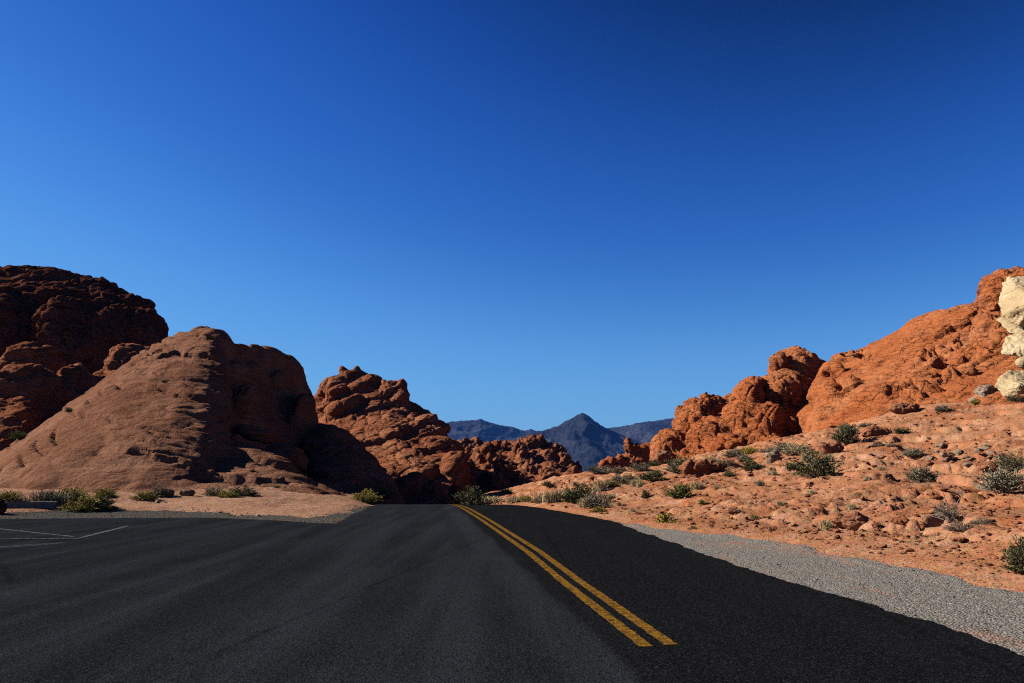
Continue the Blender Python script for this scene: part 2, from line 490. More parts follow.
def tps(x, y):
    out = np.zeros(len(x))
    for s in range(0, len(x), 60000):
        q = np.stack([x[s:s + 60000], y[s:s + 60000]], -1) / 20
        o = TPS[-3] + q @ TPS[-2:]
        for k in range(len(CX2)):
            r2 = ((q - CX2[k]) ** 2).sum(1)
            o += TPS[k] * 0.5 * r2 * np.log(r2 + 1e-12)
        out[s:s + 60000] = o
    return out

def terrain_z(x, y):
    x = np.asarray(x, float); y = np.asarray(y, float)
    xc = np.clip(x, -55, 55); yc = np.clip(y, -12, 118)
    z = np.clip(tps(xc, yc), -6, 8)
    dist = np.hypot(x, y)
    far = sstep(95, 150, dist)
    z = z * (1 - far) + (-6.5) * far
    p = np.stack([x, y, x * 0], -1)
    z = z + far * fbm(p / 160, 4, 90) * 6 * (1 - sstep(200, 400, dist) * 0.4)
    asd = sd_poly(x, y, ASPH)
    grd = np.minimum(sd_poly(x, y, GRAV_R), sd_poly(x, y, GRAV_L))
    hard = sstep(0.2, 2.6, np.minimum(asd, grd))
    right = sstep(-4, 4, x - XC(np.clip(y, -12, 110)))
    near = 1 - sstep(90, 140, dist)
    m = hard * near
    # broken sandstone ledges on the right-hand slope
    wx = x + 0.8 * perlin(p / 2.3, 5); wy = y + 0.8 * perlin(p / 2.3, 6)
    f1, f2, c1 = worley(np.stack([wx / 3.4, wy / 2.0, x * 0], -1), 11, True)
    g1, g2, c2 = worley(np.stack([wx / 1.15 + .3, wy / 0.75, x * 0], -1), 12, True)
    patch = sstep(-0.15, 0.35, fbm(p / 7.0, 3, 31) + 0.12)
    lump = (c1 - 0.45) * 0.18 * sstep(0.0, 0.16, f2 - f1) + (c2 - 0.4) * 0.13 * sstep(0.0, 0.2, g2 - g1)
    k1, k2, c3 = worley(np.stack([wx / 0.42 + .7, wy / 0.33, x * 0], -1), 13, True)
    lump2 = np.maximum(0, c3 - 0.55) * 0.22 * sstep(0.0, 0.3, k2 - k1)
    big = fbm(p / 5.5, 3, 21) * 0.45
    slope_grow = sstep(0, 5, asd)
    rr = right * m
    z = z + rr * (big * slope_grow + lump * patch + lump2 * (0.35 + 0.65 * patch) + fbm(p / 0.7, 3, 41) * 0.09)
    tt = (z + 0.35 * fbm(p / 4.5, 4, 61)) / 0.42
    tf = tt - np.floor(tt)
    z = z + rr * sstep(0.5, 3, asd) * 0.42 * 0.6 * (sstep(0.72, 1.0, tf) - tf) * sstep(-0.1, 0.25, fbm(p / 6.0, 3, 62) + 0.1)
    ll = (1 - right) * m
    z = z + ll * (fbm(p / 3.0, 4, 51) * 0.14 + lump2 * 0.35 + lump * 0.18 * patch)
    # asphalt bed and gravel margins follow the road
    t = sstep(-0.1, 1.0, np.minimum(asd, grd + 0.6))
    bed = zr(y) - 0.06
    nb = z * t + bed * (1 - t)
    return np.where(y < 115, nb, z)

fan = np.concatenate([np.linspace(-180, -46, 50), np.linspace(-45, 45, 860), np.linspace(46, 180, 50)])
rad = np.concatenate([np.geomspace(1.2, 8, 60)[:-1], np.geomspace(8, 130, 760)[:-1], np.geomspace(130, 5400, 120)])
A, D = np.meshgrid(np.radians(fan), rad)
gx, gy = (np.sin(A) * D).ravel(), (np.cos(A) * D).ravel()
gz = terrain_z(gx, gy)
v = np.stack([gx, gy, gz], -1)
f = grid_faces(len(rad), len(fan))[:, ::-1]
v = np.vstack([v, [[0, 0, -0.06]]])
nf = len(fan)
cf = np.stack([np.full(nf - 1, len(v) - 1), np.arange(1, nf), np.arange(nf - 1)], -1)
me_t = mesh_np('ground', v, f, M['soil'])
ground = tag(link('ground', me_t), 'red desert ground with rocky slope rising right of the road', 'ground', kind='structure')
tri_v, tri_f = v, f

# road, parking area, shoulders
def strip(name, rows, mat, label, cat, z_off):
    v = []
    for r in rows: v += r
    v = np.array(v)
    z = zr(v[:, 1]) + z_off
    me = mesh_np(name, np.column_stack([v, z]), grid_faces(len(rows), len(rows[0])), mat)
    me.validate()
    o = link(name, me)
    tag(o, label, cat, kind='structure')
    return o
ys = np.concatenate([np.linspace(-12, 3, 20)[:-1], np.linspace(3, 45, 700)[:-1], np.linspace(45, 110, 50)])
jr = n1d(ys, 1.1, 3) * 0.16 + n1d(ys, 4.0, 4) * 0.09 + n1d(ys, 13, 5) * 0.04
jl = np.where(ys > 21.5, n1d(ys, 1.0, 8) * 0.2 + n1d(ys, 4.0, 9) * 0.08, 0)
rows = []
for y, a, b in zip(ys, jr, jl):
    xl, xr = float(XL(y)) + b, float(XR(y)) + a
    rows.append([(xl + (xr - xl) * k / 10, y) for k in range(11)])
strip('road', rows, M['asphalt'], 'dark asphalt road running to a crest between red rocks', 'road', 0.0)
xs = np.concatenate([np.linspace(-70, -18, 30)[:-1], np.linspace(-18, -4.76, 240)])
rows = []
ye = YL(xs) + n1d(xs, 0.9, 14) * 0.25 + n1d(xs, 3.5, 15) * 0.10
ks = np.linspace(0, 1, 46)
le_a = np.array(le)
rowsv = []
for k in ks:
    r = []
    for x, y1 in zip(xs, ye):
        r.append((x, -12 + (y1 + 12) * k))
    rowsv.append(r)
# bend the right side of the parking sheet onto the road's left edge
for k in range(len(rowsv)):
    for j in range(len(xs)):
        x, y = rowsv[k][j]
        w = float(sstep(-18, -4.76, xs[j]))
        xt = float(XL(y)) - 0.002
        rowsv[k][j] = (x + (xt + 4.76) * w, y)
strip('parking_lot', rowsv, M['asphalt'], 'dark asphalt parking area left of the road', 'parking area', 0.0)

def gravel_sheet(name, poly, xr_, yr_, nx, ny, label, mat):
    X, Y = np.meshgrid(np.linspace(*xr_, nx), np.geomspace(yr_[0] + 20, yr_[1] + 20, ny) - 20)
    x, y = X.ravel(), Y.ravel()
    p = np.stack([x, y, x * 0], -1)
    sd = sd_poly(x, y, poly) + fbm(p / 1.6, 4, 77) * 0.42
    z = terrain_z(x, y)
    z = z + 0.034 - 0.11 * sstep(-0.5, 0.6, sd) + fbm(p / 0.35, 2, 78) * 0.012
    f = grid_faces(ny, nx)
    keep = (sd[f] < 0.8).any(1)
    f = f[keep]
    used = np.unique(f); mp = np.full(len(x), -1); mp[used] = np.arange(len(used))
    me = mesh_np(name, np.stack([x, y, z], -1)[used], mp[f], mat)
    tag(link(name, me), label, 'gravel', kind='structure')
gravel_sheet('gravel_shoulder', GRAV_R, (0.2, 8.6), (-12, 31), 130, 420, 'grey gravel shoulder along the right edge of the road', M['gravel'])
gravel_sheet('gravel_verge', GRAV_L, (-70, -3.9), (20, 40), 520, 130, 'grey gravel verge along the far side of the parking area', M['verge'])

def paint_strip(name, centre, width, mat, label, cat, off=0.004, jag=0.006):
    rows = []
    c = np.array(centre)
    tn = np.gradient(c, axis=0); tn /= np.linalg.norm(tn, axis=1)[:, None]
    nr = np.stack([tn[:, 1], -tn[:, 0]], -1)
    for i in range(len(c)):
        w1 = width / 2 + random.uniform(-jag, jag); w2 = width / 2 + random.uniform(-jag, jag)
        rows.append([tuple(c[i] - nr[i] * w1), tuple(c[i]), tuple(c[i] + nr[i] * w2)])
    return strip(name, rows, mat, label, cat, off)
Y0L, Y0R = on_road(645, 647)[1], on_road(672, 645)[1]
yy = np.concatenate([np.linspace(Y0L, 42, 500)[:-1], np.linspace(42, 108, 60)])
paint_strip('centre_line', [(float(XC(y)) - 0.11, y) for y in yy], 0.115, M['yellow'], 'left stripe of the double yellow centre line', 'road marking')
yy = np.concatenate([np.linspace(Y0R, 42, 500)[:-1], np.linspace(42, 108, 60)])
paint_strip('centre_line', [(float(XC(y)) + 0.11, y) for y in yy], 0.115, M['yellow'], 'right stripe of the double yellow centre line', 'road marking')

def px_line(a, b, n=60):
    p, q = on_road(*a), on_road(*b)
    return [tuple(p[:2] + (q[:2] - p[:2]) * t) for t in np.linspace(0, 1, n)]
paint_strip('parking_line', px_line((80, 538), (128, 526)), 0.10, M['white'], 'faded white parking line slanting up to the right', 'road marking', 0.004, 0.015)
paint_strip('parking_line', px_line((-6, 528.5), (74, 537)), 0.09, M['white'], 'faded white parking line slanting down to the corner', 'road marking', 0.008, 0.02)
paint_strip('parking_line', px_line((0, 539.5), (79, 539)), 0.08, M['white'], 'faded white parking line nearest the road, running left', 'road marking', 0.012, 0.02)
cs = px_line((-14, 548), (66, 543), 160)
c_ = np.array(cs); wv_ = 0.5 * np.sin(np.linspace(0, math.pi, 160)) ** 0.5 + 0.25 * n1d(c_[:, 0], 1.3, 61) + 0.10 * n1d(c_[:, 0], 6, 62)
strip('chalk_stain', [[(x, y - max(w, .02)), (x, y), (x, y + max(w, .02) * .8)] for (x, y), w in zip(cs, wv_)], M['chalk'], 'pale bluish scuff on the asphalt below the parking lines', 'stain', 0.004)

# ------------------------------------------------------------------ rocks
ROCK_TRIS = []
def m_at(Y): return Y * CP / F_PX
def ell(px, py, Y, rx, ry, rd=None, tilt=0, yaw=0):
    s = m_at(Y)
    rd = rd if rd is not None else (rx + ry) / 2 * s
    M4 = Matrix.Translation(Vector(at(px, py, Y))) @ Matrix.Rotation(R(yaw), 4, 'Z') @ Matrix.Rotation(R(-tilt), 4, 'Y') @ Matrix.Diagonal((rx * s, rd, ry * s, 1))
    return ('e', M4)
def hull(*pts): return ('h', [Vector(at(*p)) for p in pts])

def rock(name, label, cat, parts, mat, voxel, smooth=6, L=3.0, A1=0.5, A2=0.25, A3=0.3, bed=(0.2, 0.1, 1.0), T=0.8, seed=1, group=None, aniso=(1, 1, 1.5), groove=0.0, joint=1.0, ledges=(), lamp=0.3, zones=(), zamp=0.5):
    bm = bmesh.new()
    for k, d in parts:
        if k == 'e':
            bmesh.ops.create_icosphere(bm, subdivisions=3, radius=1.0, matrix=d)
        else:
            b2 = bmesh.new()
            vs = [b2.verts.new(p) for p in d]
            r = bmesh.ops.convex_hull(b2, input=vs)
            bmesh.ops.delete(b2, geom=list({g for g in r['geom_interior'] + r['geom_unused'] if isinstance(g, bmesh.types.BMVert)}), context='VERTS')
            tmp = bpy.data.meshes.new('t'); b2.to_mesh(tmp); b2.free()
            bm.from_mesh(tmp); bpy.data.meshes.remove(tmp)
    me = bpy.data.meshes.new(name); bm.to_mesh(me); bm.free()
    o = bpy.data.objects.new(name, me); COL.objects.link(o)
    m1 = o.modifiers.new('r', 'REMESH'); m1.mode = 'VOXEL'; m1.voxel_size = voxel
    m2 = o.modifiers.new('s', 'SMOOTH'); m2.iterations = smooth; m2.factor = 0.5
    dg = bpy.context.evaluated_depsgraph_get()
    me2 = bpy.data.meshes.new_from_object(o.evaluated_get(dg))
    o.modifiers.clear(); o.data = me2; bpy.data.meshes.remove(me); me2.name = name
    n = len(me2.vertices)
    P = np.zeros(n * 3, np.float32); N = np.zeros(n * 3, np.float32)
    me2.vertices.foreach_get('co', P); me2.vertices.foreach_get('normal', N)
    P = P.reshape(-1, 3).astype(float); N = N.reshape(-1, 3).astype(float)
    an = np.array(aniso)
    b = np.array(bed, float); b /= np.linalg.norm(b)
    q = P / L
    q = q + 0.28 * np.stack([perlin(q * 1.1, seed + 1), perlin(q * 1.1 + 9, seed + 2), perlin(q * 1.1 + 21, seed + 3)], -1)
    # beds squash the cells along the bedding normal
    qa = q + (q @ b)[:, None] * b[None] * (an[2] - 1)
    f1, f2, _ = worley(qa, seed)
    e1 = f2 - f1
    d = A1 * (np.sqrt(np.clip(e1, 0, 0.45) / 0.45) - 0.75)
    qb = qa * 2.6 + 5
    g1, g2, _ = worley(qb, seed + 50)
    patch = sstep(-0.2, 0.3, fbm(q * 0.5, 2, seed + 70))
    d = d + A1 * 0.34 * (np.sqrt(np.clip(g2 - g1, 0, 0.4) / 0.4) - 0.75) * (0.35 + 0.65 * patch)
    t = (P @ b) / T + 0.9 * fbm(P / (T * 6), 3, seed + 80)
    ti = np.floor(t); fr = t - ti
    z0 = ti * 0
    h0 = rnd(ti.astype(np.int64), z0.astype(np.int64), z0.astype(np.int64), seed + 90)
    h1 = rnd((ti + 1).astype(np.int64), z0.astype(np.int64), z0.astype(np.int64), seed + 90)
    d = d + A2 * (h0 + (h1 - h0) * sstep(0.72, 1.0, fr) - 0.5)
    d = d + A3 * fbm(P / (L * 0.55), 5, seed + 100, 0.55)
    if groove:
        gp = sstep(-0.05, 0.25, fbm(P / (L * 1.3), 3, seed + 110))
        d = d - groove * np.exp(-((fr - 0.86) / 0.09) ** 2) * gp * (h1 > 0.35)
        j1, j2, _ = worley(P / (L * 0.42) * np.array([1, 1, 0.55]) + 3.3, seed + 120)
        d = d - joint * groove * 0.9 * np.exp(-((j2 - j1) / 0.07) ** 2) * (1 - gp * 0.4)
    if zones or ledges:
        Q = P - EYE
        dep = Q[:, 1] * CP + Q[:, 2] * SP
        vx = CX + F_PX * Q[:, 0] / dep
        vy = CY - F_PX * (-Q[:, 1] * SP + Q[:, 2] * CP) / dep
        def zmask(zs):
            m_ = 0
            for x0, y0, x1, y1, rz in zs:
                ex, ey = x1 - x0, y1 - y0
                tt = np.clip(((vx - x0) * ex + (vy - y0) * ey) / (ex * ex + ey * ey), 0, 1)
                m_ = np.maximum(m_, 1 - sstep(0.5, 1.15, np.hypot(vx - x0 - ex * tt, vy - y0 - ey * tt) / rz + 0.55 * fbm(P / 2.2, 3, seed + 130)))
            return m_
        if zones:
            k1, k2, kc = worley(P / 0.75 + 0.4 * np.stack([perlin(P, seed + 131), perlin(P, seed + 132), perlin(P, seed + 133)], -1), seed + 140)
            d = d + zmask(zones) * zamp * ((kc - 0.75) * sstep(0.0, 0.14, k2 - k1) - 0.35 * (1 - sstep(0, 0.14, k2 - k1)))
        if ledges:
            lm = zmask(ledges)
            for T2, cell, am, sd_ in ((1.0, 8.0, 1.0, 0), (0.4, 4.5, 0.45, 300)):
                t2 = (P @ b) / T2 + 0.6 * fbm(P / 5.0, 5, seed + 150 + sd_) 
                w2 = P / cell + 0.35 * np.stack([perlin(P / 1.7, seed + 151 + sd_), perlin(P / 1.7, seed + 152 + sd_), P[:, 0] * 0], -1)
                li = np.floor(t2).astype(np.int64); lf_ = t2 - np.floor(t2)
                cx_, cy_ = np.floor(w2[:, 0]).astype(np.int64), np.floor(w2[:, 1]).astype(np.int64)
                r0, r1 = rnd(li, cx_, cy_, seed + 160 + sd_), rnd(li + 1, cx_, cy_, seed + 160 + sd_)
                hgt = r0 + (r1 - r0) * sstep(0.88, 1.0, lf_)
                # undercut just below each ledge lip
                d = d + lm * lamp * am * ((hgt - 0.5) - 0.45 * np.exp(-((lf_ - 0.9) / 0.06) ** 2) * (r1 > 0.4))
    P = P + N * d[:, None]
    me2.vertices.foreach_set('co', P.astype(np.float32).ravel())
    me2.update()
    me2.polygons.foreach_set('use_smooth', np.ones(len(me2.polygons), bool))
    me2.materials.clear(); me2.materials.append(mat)
    tag(o, label, cat, group)
    ROCK_TRIS.append(o)
    return o

# big dark cliff, far left
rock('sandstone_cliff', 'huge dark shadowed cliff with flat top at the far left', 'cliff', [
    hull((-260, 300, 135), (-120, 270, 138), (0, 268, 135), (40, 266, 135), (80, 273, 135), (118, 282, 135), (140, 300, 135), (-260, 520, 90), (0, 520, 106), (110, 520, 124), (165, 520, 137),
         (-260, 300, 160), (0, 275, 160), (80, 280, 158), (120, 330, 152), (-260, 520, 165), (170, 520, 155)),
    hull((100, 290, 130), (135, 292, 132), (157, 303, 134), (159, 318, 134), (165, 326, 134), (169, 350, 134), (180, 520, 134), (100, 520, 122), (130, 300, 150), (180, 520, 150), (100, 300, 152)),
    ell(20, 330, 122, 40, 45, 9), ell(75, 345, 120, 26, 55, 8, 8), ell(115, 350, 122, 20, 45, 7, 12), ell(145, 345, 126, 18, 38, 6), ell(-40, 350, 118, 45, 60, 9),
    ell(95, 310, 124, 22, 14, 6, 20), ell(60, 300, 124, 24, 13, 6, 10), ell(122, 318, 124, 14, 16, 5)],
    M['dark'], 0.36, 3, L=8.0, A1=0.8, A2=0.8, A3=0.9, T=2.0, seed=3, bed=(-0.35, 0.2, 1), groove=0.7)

BOUL = 'rounded boulders below the dark cliff'
rock('sandstone_boulder', 'tall rounded brown boulder hump against the dark cliff, back one of the two humps', 'boulder', [
    ell(28, 385, 88, 26, 44, 5), ell(12, 400, 88, 20, 40, 5), ell(40, 372, 88, 13, 30, 4, -12)], M['brown'], 0.22, 5, L=2.8, A1=0.45, A2=0.35, A3=0.4, T=0.6, seed=12, bed=(-.3, -.1, 1))
rock('sandstone_boulder', 'broad layered brown boulder in front of the taller hump, beside the smooth dome', 'boulder', [
    ell(25, 410, 78, 32, 48, 6), ell(-15, 425, 76, 40, 50, 6), ell(42, 412, 78, 18, 38, 5), hull((-60, 400, 70), (60, 470, 66), (30, 395, 72), (-60, 480, 58), (50, 480, 62), (20, 420, 66), (-60, 470, 84), (60, 470, 84))],
    M['brown'], 0.2, 5, L=3.2, A1=0.45, A2=0.4, A3=0.4, T=0.6, seed=15, bed=(-.3, -.1, 1))
rock('sandstone_boulder', 'narrow dark knob between the layered boulder and the smooth dome', 'boulder', [
    ell(78, 400, 84, 16, 37, 4, 8), ell(70, 415, 82, 16, 34, 4), ell(90, 420, 84, 16, 34, 4)], M['brown'], 0.2, 5, L=2.4, A1=0.4, A2=0.35, A3=0.4, T=0.6, seed=18)
rock('sandstone_boulder', 'leaning brown boulder peeping over the ridge of the smooth dome', 'boulder', [
    ell(135, 372, 92, 24, 32, 4, 28), ell(120, 392, 92, 22, 28, 4, 35), ell(158, 372, 94, 20, 30, 4)], M['brown'], 0.2, 5, L=3.0, A1=0.4, A2=0.35, A3=0.4, T=0.6, seed=21)

# smooth dome with dark right-hand cliff
rock('sandstone_dome', 'smooth pinkish brown sandstone dome with dark right face beyond the parking area', 'rock formation', [
    hull((-75, 505, 50), (0, 455, 58), (40, 430, 59), (97, 388, 60), (150, 347, 61), (172, 335, 61.5), (190, 331.5, 61.5), (205, 329.5, 61), (215, 328.5, 61), (226, 333, 61.5), (-70, 530, 36), (0, 520, 35), (120, 520, 34.5), (190, 518, 36), (213, 346, 58.3), (199, 392, 53), (203, 430, 49), (232, 500, 40.5),
         (0, 462, 76), (150, 354, 78), (220, 342, 78), (240, 500, 78)),
    hull((0, 459, 57), (-160, 492, 50), (-220, 525, 33), (0, 520, 32), (100, 514, 33), (110, 474, 45), (40, 450, 55), (-160, 500, 75), (40, 470, 75)),
    hull((214, 348, 59), (202, 395, 54.5), (207, 434, 50.5), (222, 336, 61.5), (240, 347, 66), (240, 350, 80), (300, 385, 76), (316, 425, 75), (300, 500, 62), (318, 530, 62), (230, 500, 52), (300, 500, 80)),
    hull((90, 516, 33.5), (210, 520, 35), (322, 502, 37.5), (348, 500, 43), (170, 450, 46), (202, 437, 47.5), (232, 442, 47), (262, 449, 46.5), (300, 469, 45), (338, 489, 43.5), (352, 498, 43), (200, 450, 55), (340, 500, 54), (300, 480, 54)),
    hull((240, 350, 69), (262, 348, 72), (285, 353, 73), (296, 362, 74), (304, 377, 75), (312, 394, 75), (318, 425, 74), (326, 530, 66), (300, 520, 60), (255, 425, 64), (240, 350, 86), (300, 366, 86), (318, 425, 86), (328, 530, 84)),
    hull((305, 428, 70), (328, 426, 70), (346, 432, 69), (366, 451, 67), (377, 459, 65), (388, 482, 61), (404, 501, 57), (410, 530, 54), (350, 530, 48.5), (320, 500, 52), (305, 450, 64), (305, 432, 84), (346, 436, 84), (404, 506, 84), (412, 530, 80)),
    ell(266, 364, 71, 22, 19, 3), ell(288, 380, 73, 15, 26, 3), ell(218, 345, 60.5, 13, 16, 2.5), ell(335, 452, 68, 24, 25, 3.5), ell(243, 352, 66, 8, 8, 2), ell(256, 351, 69, 7, 7, 1.5), ell(275, 405, 70, 13, 36, 3, -8), ell(300, 430, 69, 12, 40, 3, -8), ell(252, 390, 66, 10, 30, 2.5, -8), ell(212, 366, 56.5, 15, 13, 1.5, 20), ell(221, 348, 59.5, 14, 14, 1.8), ell(196, 412, 51, 9, 9, 1.2, -10), ell(214, 392, 55.5, 14, 9, 1.5, 25), ell(222, 424, 53, 17, 9, 1.6, -20), ell(234, 380, 60, 14, 20, 2.2, 15), ell(255, 434, 52, 20, 9, 1.6, -18), ell(288, 456, 50, 20, 9, 1.6, -25), ell(246, 402, 58, 12, 22, 2, -12)],
    M['dome'], 0.13, 10, L=4.6, A1=0.10, A2=0.10, A3=0.16, T=0.8, seed=31, bed=(0.22, 0.05, 1), aniso=(1, 1, 2.6), groove=0.34, joint=0.0, ledges=((150, 358, 205, 348, 22), (175, 385, 195, 425, 30), (190, 455, 310, 482, 30), (120, 435, 170, 450, 16), (205, 345, 200, 425, 14), (240, 380, 300, 440, 26), (320, 440, 380, 480, 22)), lamp=0.42)

# layered outcrop behind the road crest
rock('layered_outcrop', 'layered red brown outcrop with a knobbly top just left of the road crest', 'rock formation', [
    hull((313, 400, 116), (326, 382, 117), (341, 371, 118), (358, 369, 118), (376, 376, 117), (396, 384, 116), (409, 405, 113), (434, 419, 109), (456, 447, 102.4), (470, 471, 96.0), (478, 500, 88.3), (480, 530, 84.5), (460, 540, 71.7), (380, 540, 74.2), (320, 520, 84.5), (312, 402, 143.4), (400, 402, 143.4), (480, 530, 140.8), (345, 420, 105.0), (420, 455, 97.3)),
    ell(336, 390, 112.9, 18, 15, 3.9, 30), ell(350, 378, 116.1, 12, 9, 3.1), ell(357, 370, 117.4, 4, 5, 1.3), ell(344, 371, 116.6, 6, 4, 1.6), ell(372, 382, 114.4, 9, 7, 2.6), ell(392, 394, 111.2, 16, 17, 3.9), ell(402, 404, 108.7, 11, 14, 3.2),
    ell(345, 412, 106.5, 22, 14, 3.9, 35), ell(335, 400, 109.7, 20, 10, 3.2, 40), ell(360, 398, 110.2, 14, 16, 3.2, 20),
    ell(432, 428, 102.3, 18, 12, 3.9), ell(420, 436, 100.1, 26, 13, 3.9, 12), ell(385, 440, 99.1, 34, 16, 3.9, 10), ell(440, 452, 95.9, 24, 15, 3.9, -15), ell(405, 460, 93.7, 36, 14, 3.9, 8), ell(430, 472, 90.5, 34, 15, 3.9, 12), ell(455, 478, 89.0, 18, 26, 3.9), ell(395, 480, 88.4, 34, 16, 3.9, 5), ell(425, 494, 84.7, 40, 16, 3.9), ell(392, 418, 104.8, 18, 10, 3.2, -5)],
    M['brown'], 0.19, 4, L=4.2, A1=0.09, A2=0.75, A3=0.2, T=1.2, seed=41, bed=(-0.35, -0.15, 1), aniso=(1, 1, 2.2), groove=0.3)
rock('sandstone_boulder', 'rounded upright brown boulder at the end of the road beside a green bush', 'boulder', [
    ell(457, 496, 66, 8, 12, 1.0, 15), ell(452, 503, 66, 9, 9, 1.0)], M['brown'], 0.1, 3, L=1.4, A1=0.15, A2=0.15, A3=0.15, T=0.4, seed=43)
rock('sandstone_boulder', 'low rounded brown boulder left of the upright one at the end of the road', 'boulder', [
    ell(446, 504, 65, 8, 8, 0.8, 20)], M['brown'], 0.1, 3, L=1.4, A1=0.15, A2=0.15, A3=0.15, T=0.4, seed=44)

# jagged ridge in the gap
jag = [hull((440, 450, 165), (470, 444, 165), (500, 444, 165), (533, 440, 165), (560, 450, 162), (576, 466, 155), (592, 480, 142), (440, 520, 118), (590, 520, 118), (440, 450, 190), (560, 452, 190), (590, 520, 190), (500, 490, 132))]
rj = random.Random(5)
for i in range(26):
    u = rj.random(); px = 450 + u * 130
    top = np.interp(px, [450, 470, 480, 490, 515, 533, 545, 560, 572, 582], [447, 439, 437, 441, 440, 434, 443, 447, 455, 468])
    jag.append(ell(px, top + 5 + rj.random() * 4, 162 + rj.uniform(-3, 4), 3 + rj.random() * 4, 5 + rj.random() * 5, 1.2 + rj.random(), rj.uniform(-25, 35)))
for px, py, a, b_, t_ in ((498, 468, 8, 26, -32), (512, 478, 9, 28, -48), (524, 462, 7, 18, -12), (517, 456, 6, 14, 5), (540, 476, 8, 20, -50), (505, 488, 7, 26, -52), (532, 448, 9, 12, -20), (480, 460, 9, 12, 10), (470, 476, 9, 16, 0), (488, 486, 9, 16, -20), (548, 460, 10, 12, 0), (562, 462, 9, 11, 15), (470, 455, 9, 8, 20), (530, 486, 7, 20, -60), (550, 480, 8, 16, -40), (572, 476, 8, 10, 20)):
    jag.append(ell(px, py, 161 - (py - 445) * 0.62 + rj.uniform(-2, 2), a, b_, 2.2, -t_))
rock('jagged_outcrop', 'jagged broken red brown ridge filling the gap below the distant mountains', 'rock formation', jag, M['brown'], 0.3, 2, L=3.6, A1=0.7, A2=0.5, A3=0.8, T=1.1, seed=51, bed=(-0.7, 0, 0.7), groove=0.5)

rb = [hull((596, 470, 125), (615, 457, 125), (640, 446, 125), (690, 440, 125), (700, 480, 118), (590, 490, 118), (596, 475, 140), (690, 444, 140), (700, 490, 140), (590, 490, 140), (650, 460, 116))]
for px, py, a, b_, t_ in ((628, 446, 4, 9, 0), (634, 446, 4, 5, 0), (646, 446, 8, 6, 0), (664, 444, 7, 5, 0), (676, 442, 8, 5, 0), (640, 456, 10, 7, 25), (652, 452, 9, 9, -10), (662, 452, 8, 9, 10), (648, 463, 10, 6, 20), (656, 461, 6, 6, 0), (612, 461, 6, 5, 0), (605, 465, 6, 5, 0), (620, 459, 6, 6, 0), (630, 463, 8, 6, 10), (618, 467, 9, 5, 10)):
    rb.append(ell(px, py, 117, a, b_, 1.2, t_))
rock('jagged_outcrop', 'low lumpy red outcrop tucked behind the left foot of the lit rocks', 'rock formation', rb, M['red'], 0.2, 2, L=2.2, A1=0.5, A2=0.3, A3=0.4, T=0.8, seed=55)

# right-hand lit rocks
rock('sandstone_rocks', 'lumpy orange sandstone rocks with a rounded head and a deep shadowed cleft', 'rock formation', [
    hull((655, 460, 78), (676, 426, 80), (690, 404, 80), (715, 404, 80), (735, 404, 80), (770, 390, 80), (800, 380, 82), (640, 490, 72), (720, 490, 64), (790, 480, 62), (830, 470, 70), (720, 440, 68), (660, 470, 100), (720, 420, 100), (830, 400, 105), (830, 470, 100), (770, 440, 66)),
    ell(703, 410, 79, 20, 17, 3), ell(710, 402, 80, 13, 9, 2), ell(695, 425, 77, 22, 24, 3.5), ell(672, 450, 76, 22, 22, 3), ell(715, 440, 73, 30, 24, 3),
    ell(746, 400, 75, 15, 21, 2.5), ell(753, 384, 76, 9, 7, 1.5), ell(745, 420, 72, 22, 26, 3), ell(765, 425, 70, 20, 26, 2.5, -20), ell(735, 448, 69, 30, 14, 3), ell(770, 452, 66, 20, 13, 2),
    ell(794, 372, 80, 24, 25, 4), ell(806, 378, 80, 21, 24, 4), ell(778, 362, 78, 9, 12, 1.6), ell(783, 392, 76, 24, 22, 3), ell(800, 400, 77, 26, 22, 3.5), ell(817, 382, 82, 14, 24, 3),
    ell(765, 392, 78, 12, 16, 2.5), ell(824, 415, 76, 12, 34, 3), ell(812, 446, 66, 14, 10, 2), ell(826, 440, 66, 14, 14, 2.5)],
    M['red'], 0.12, 3, L=3.1, A1=0.28, A2=0.34, A3=0.20, T=0.6, seed=61, bed=(0.75, 0.2, 0.5), aniso=(1, 1, 1.6), groove=0.36, joint=0.7, zones=((690, 396, 712, 400, 8), (660, 450, 800, 455, 8)), zamp=0.5)

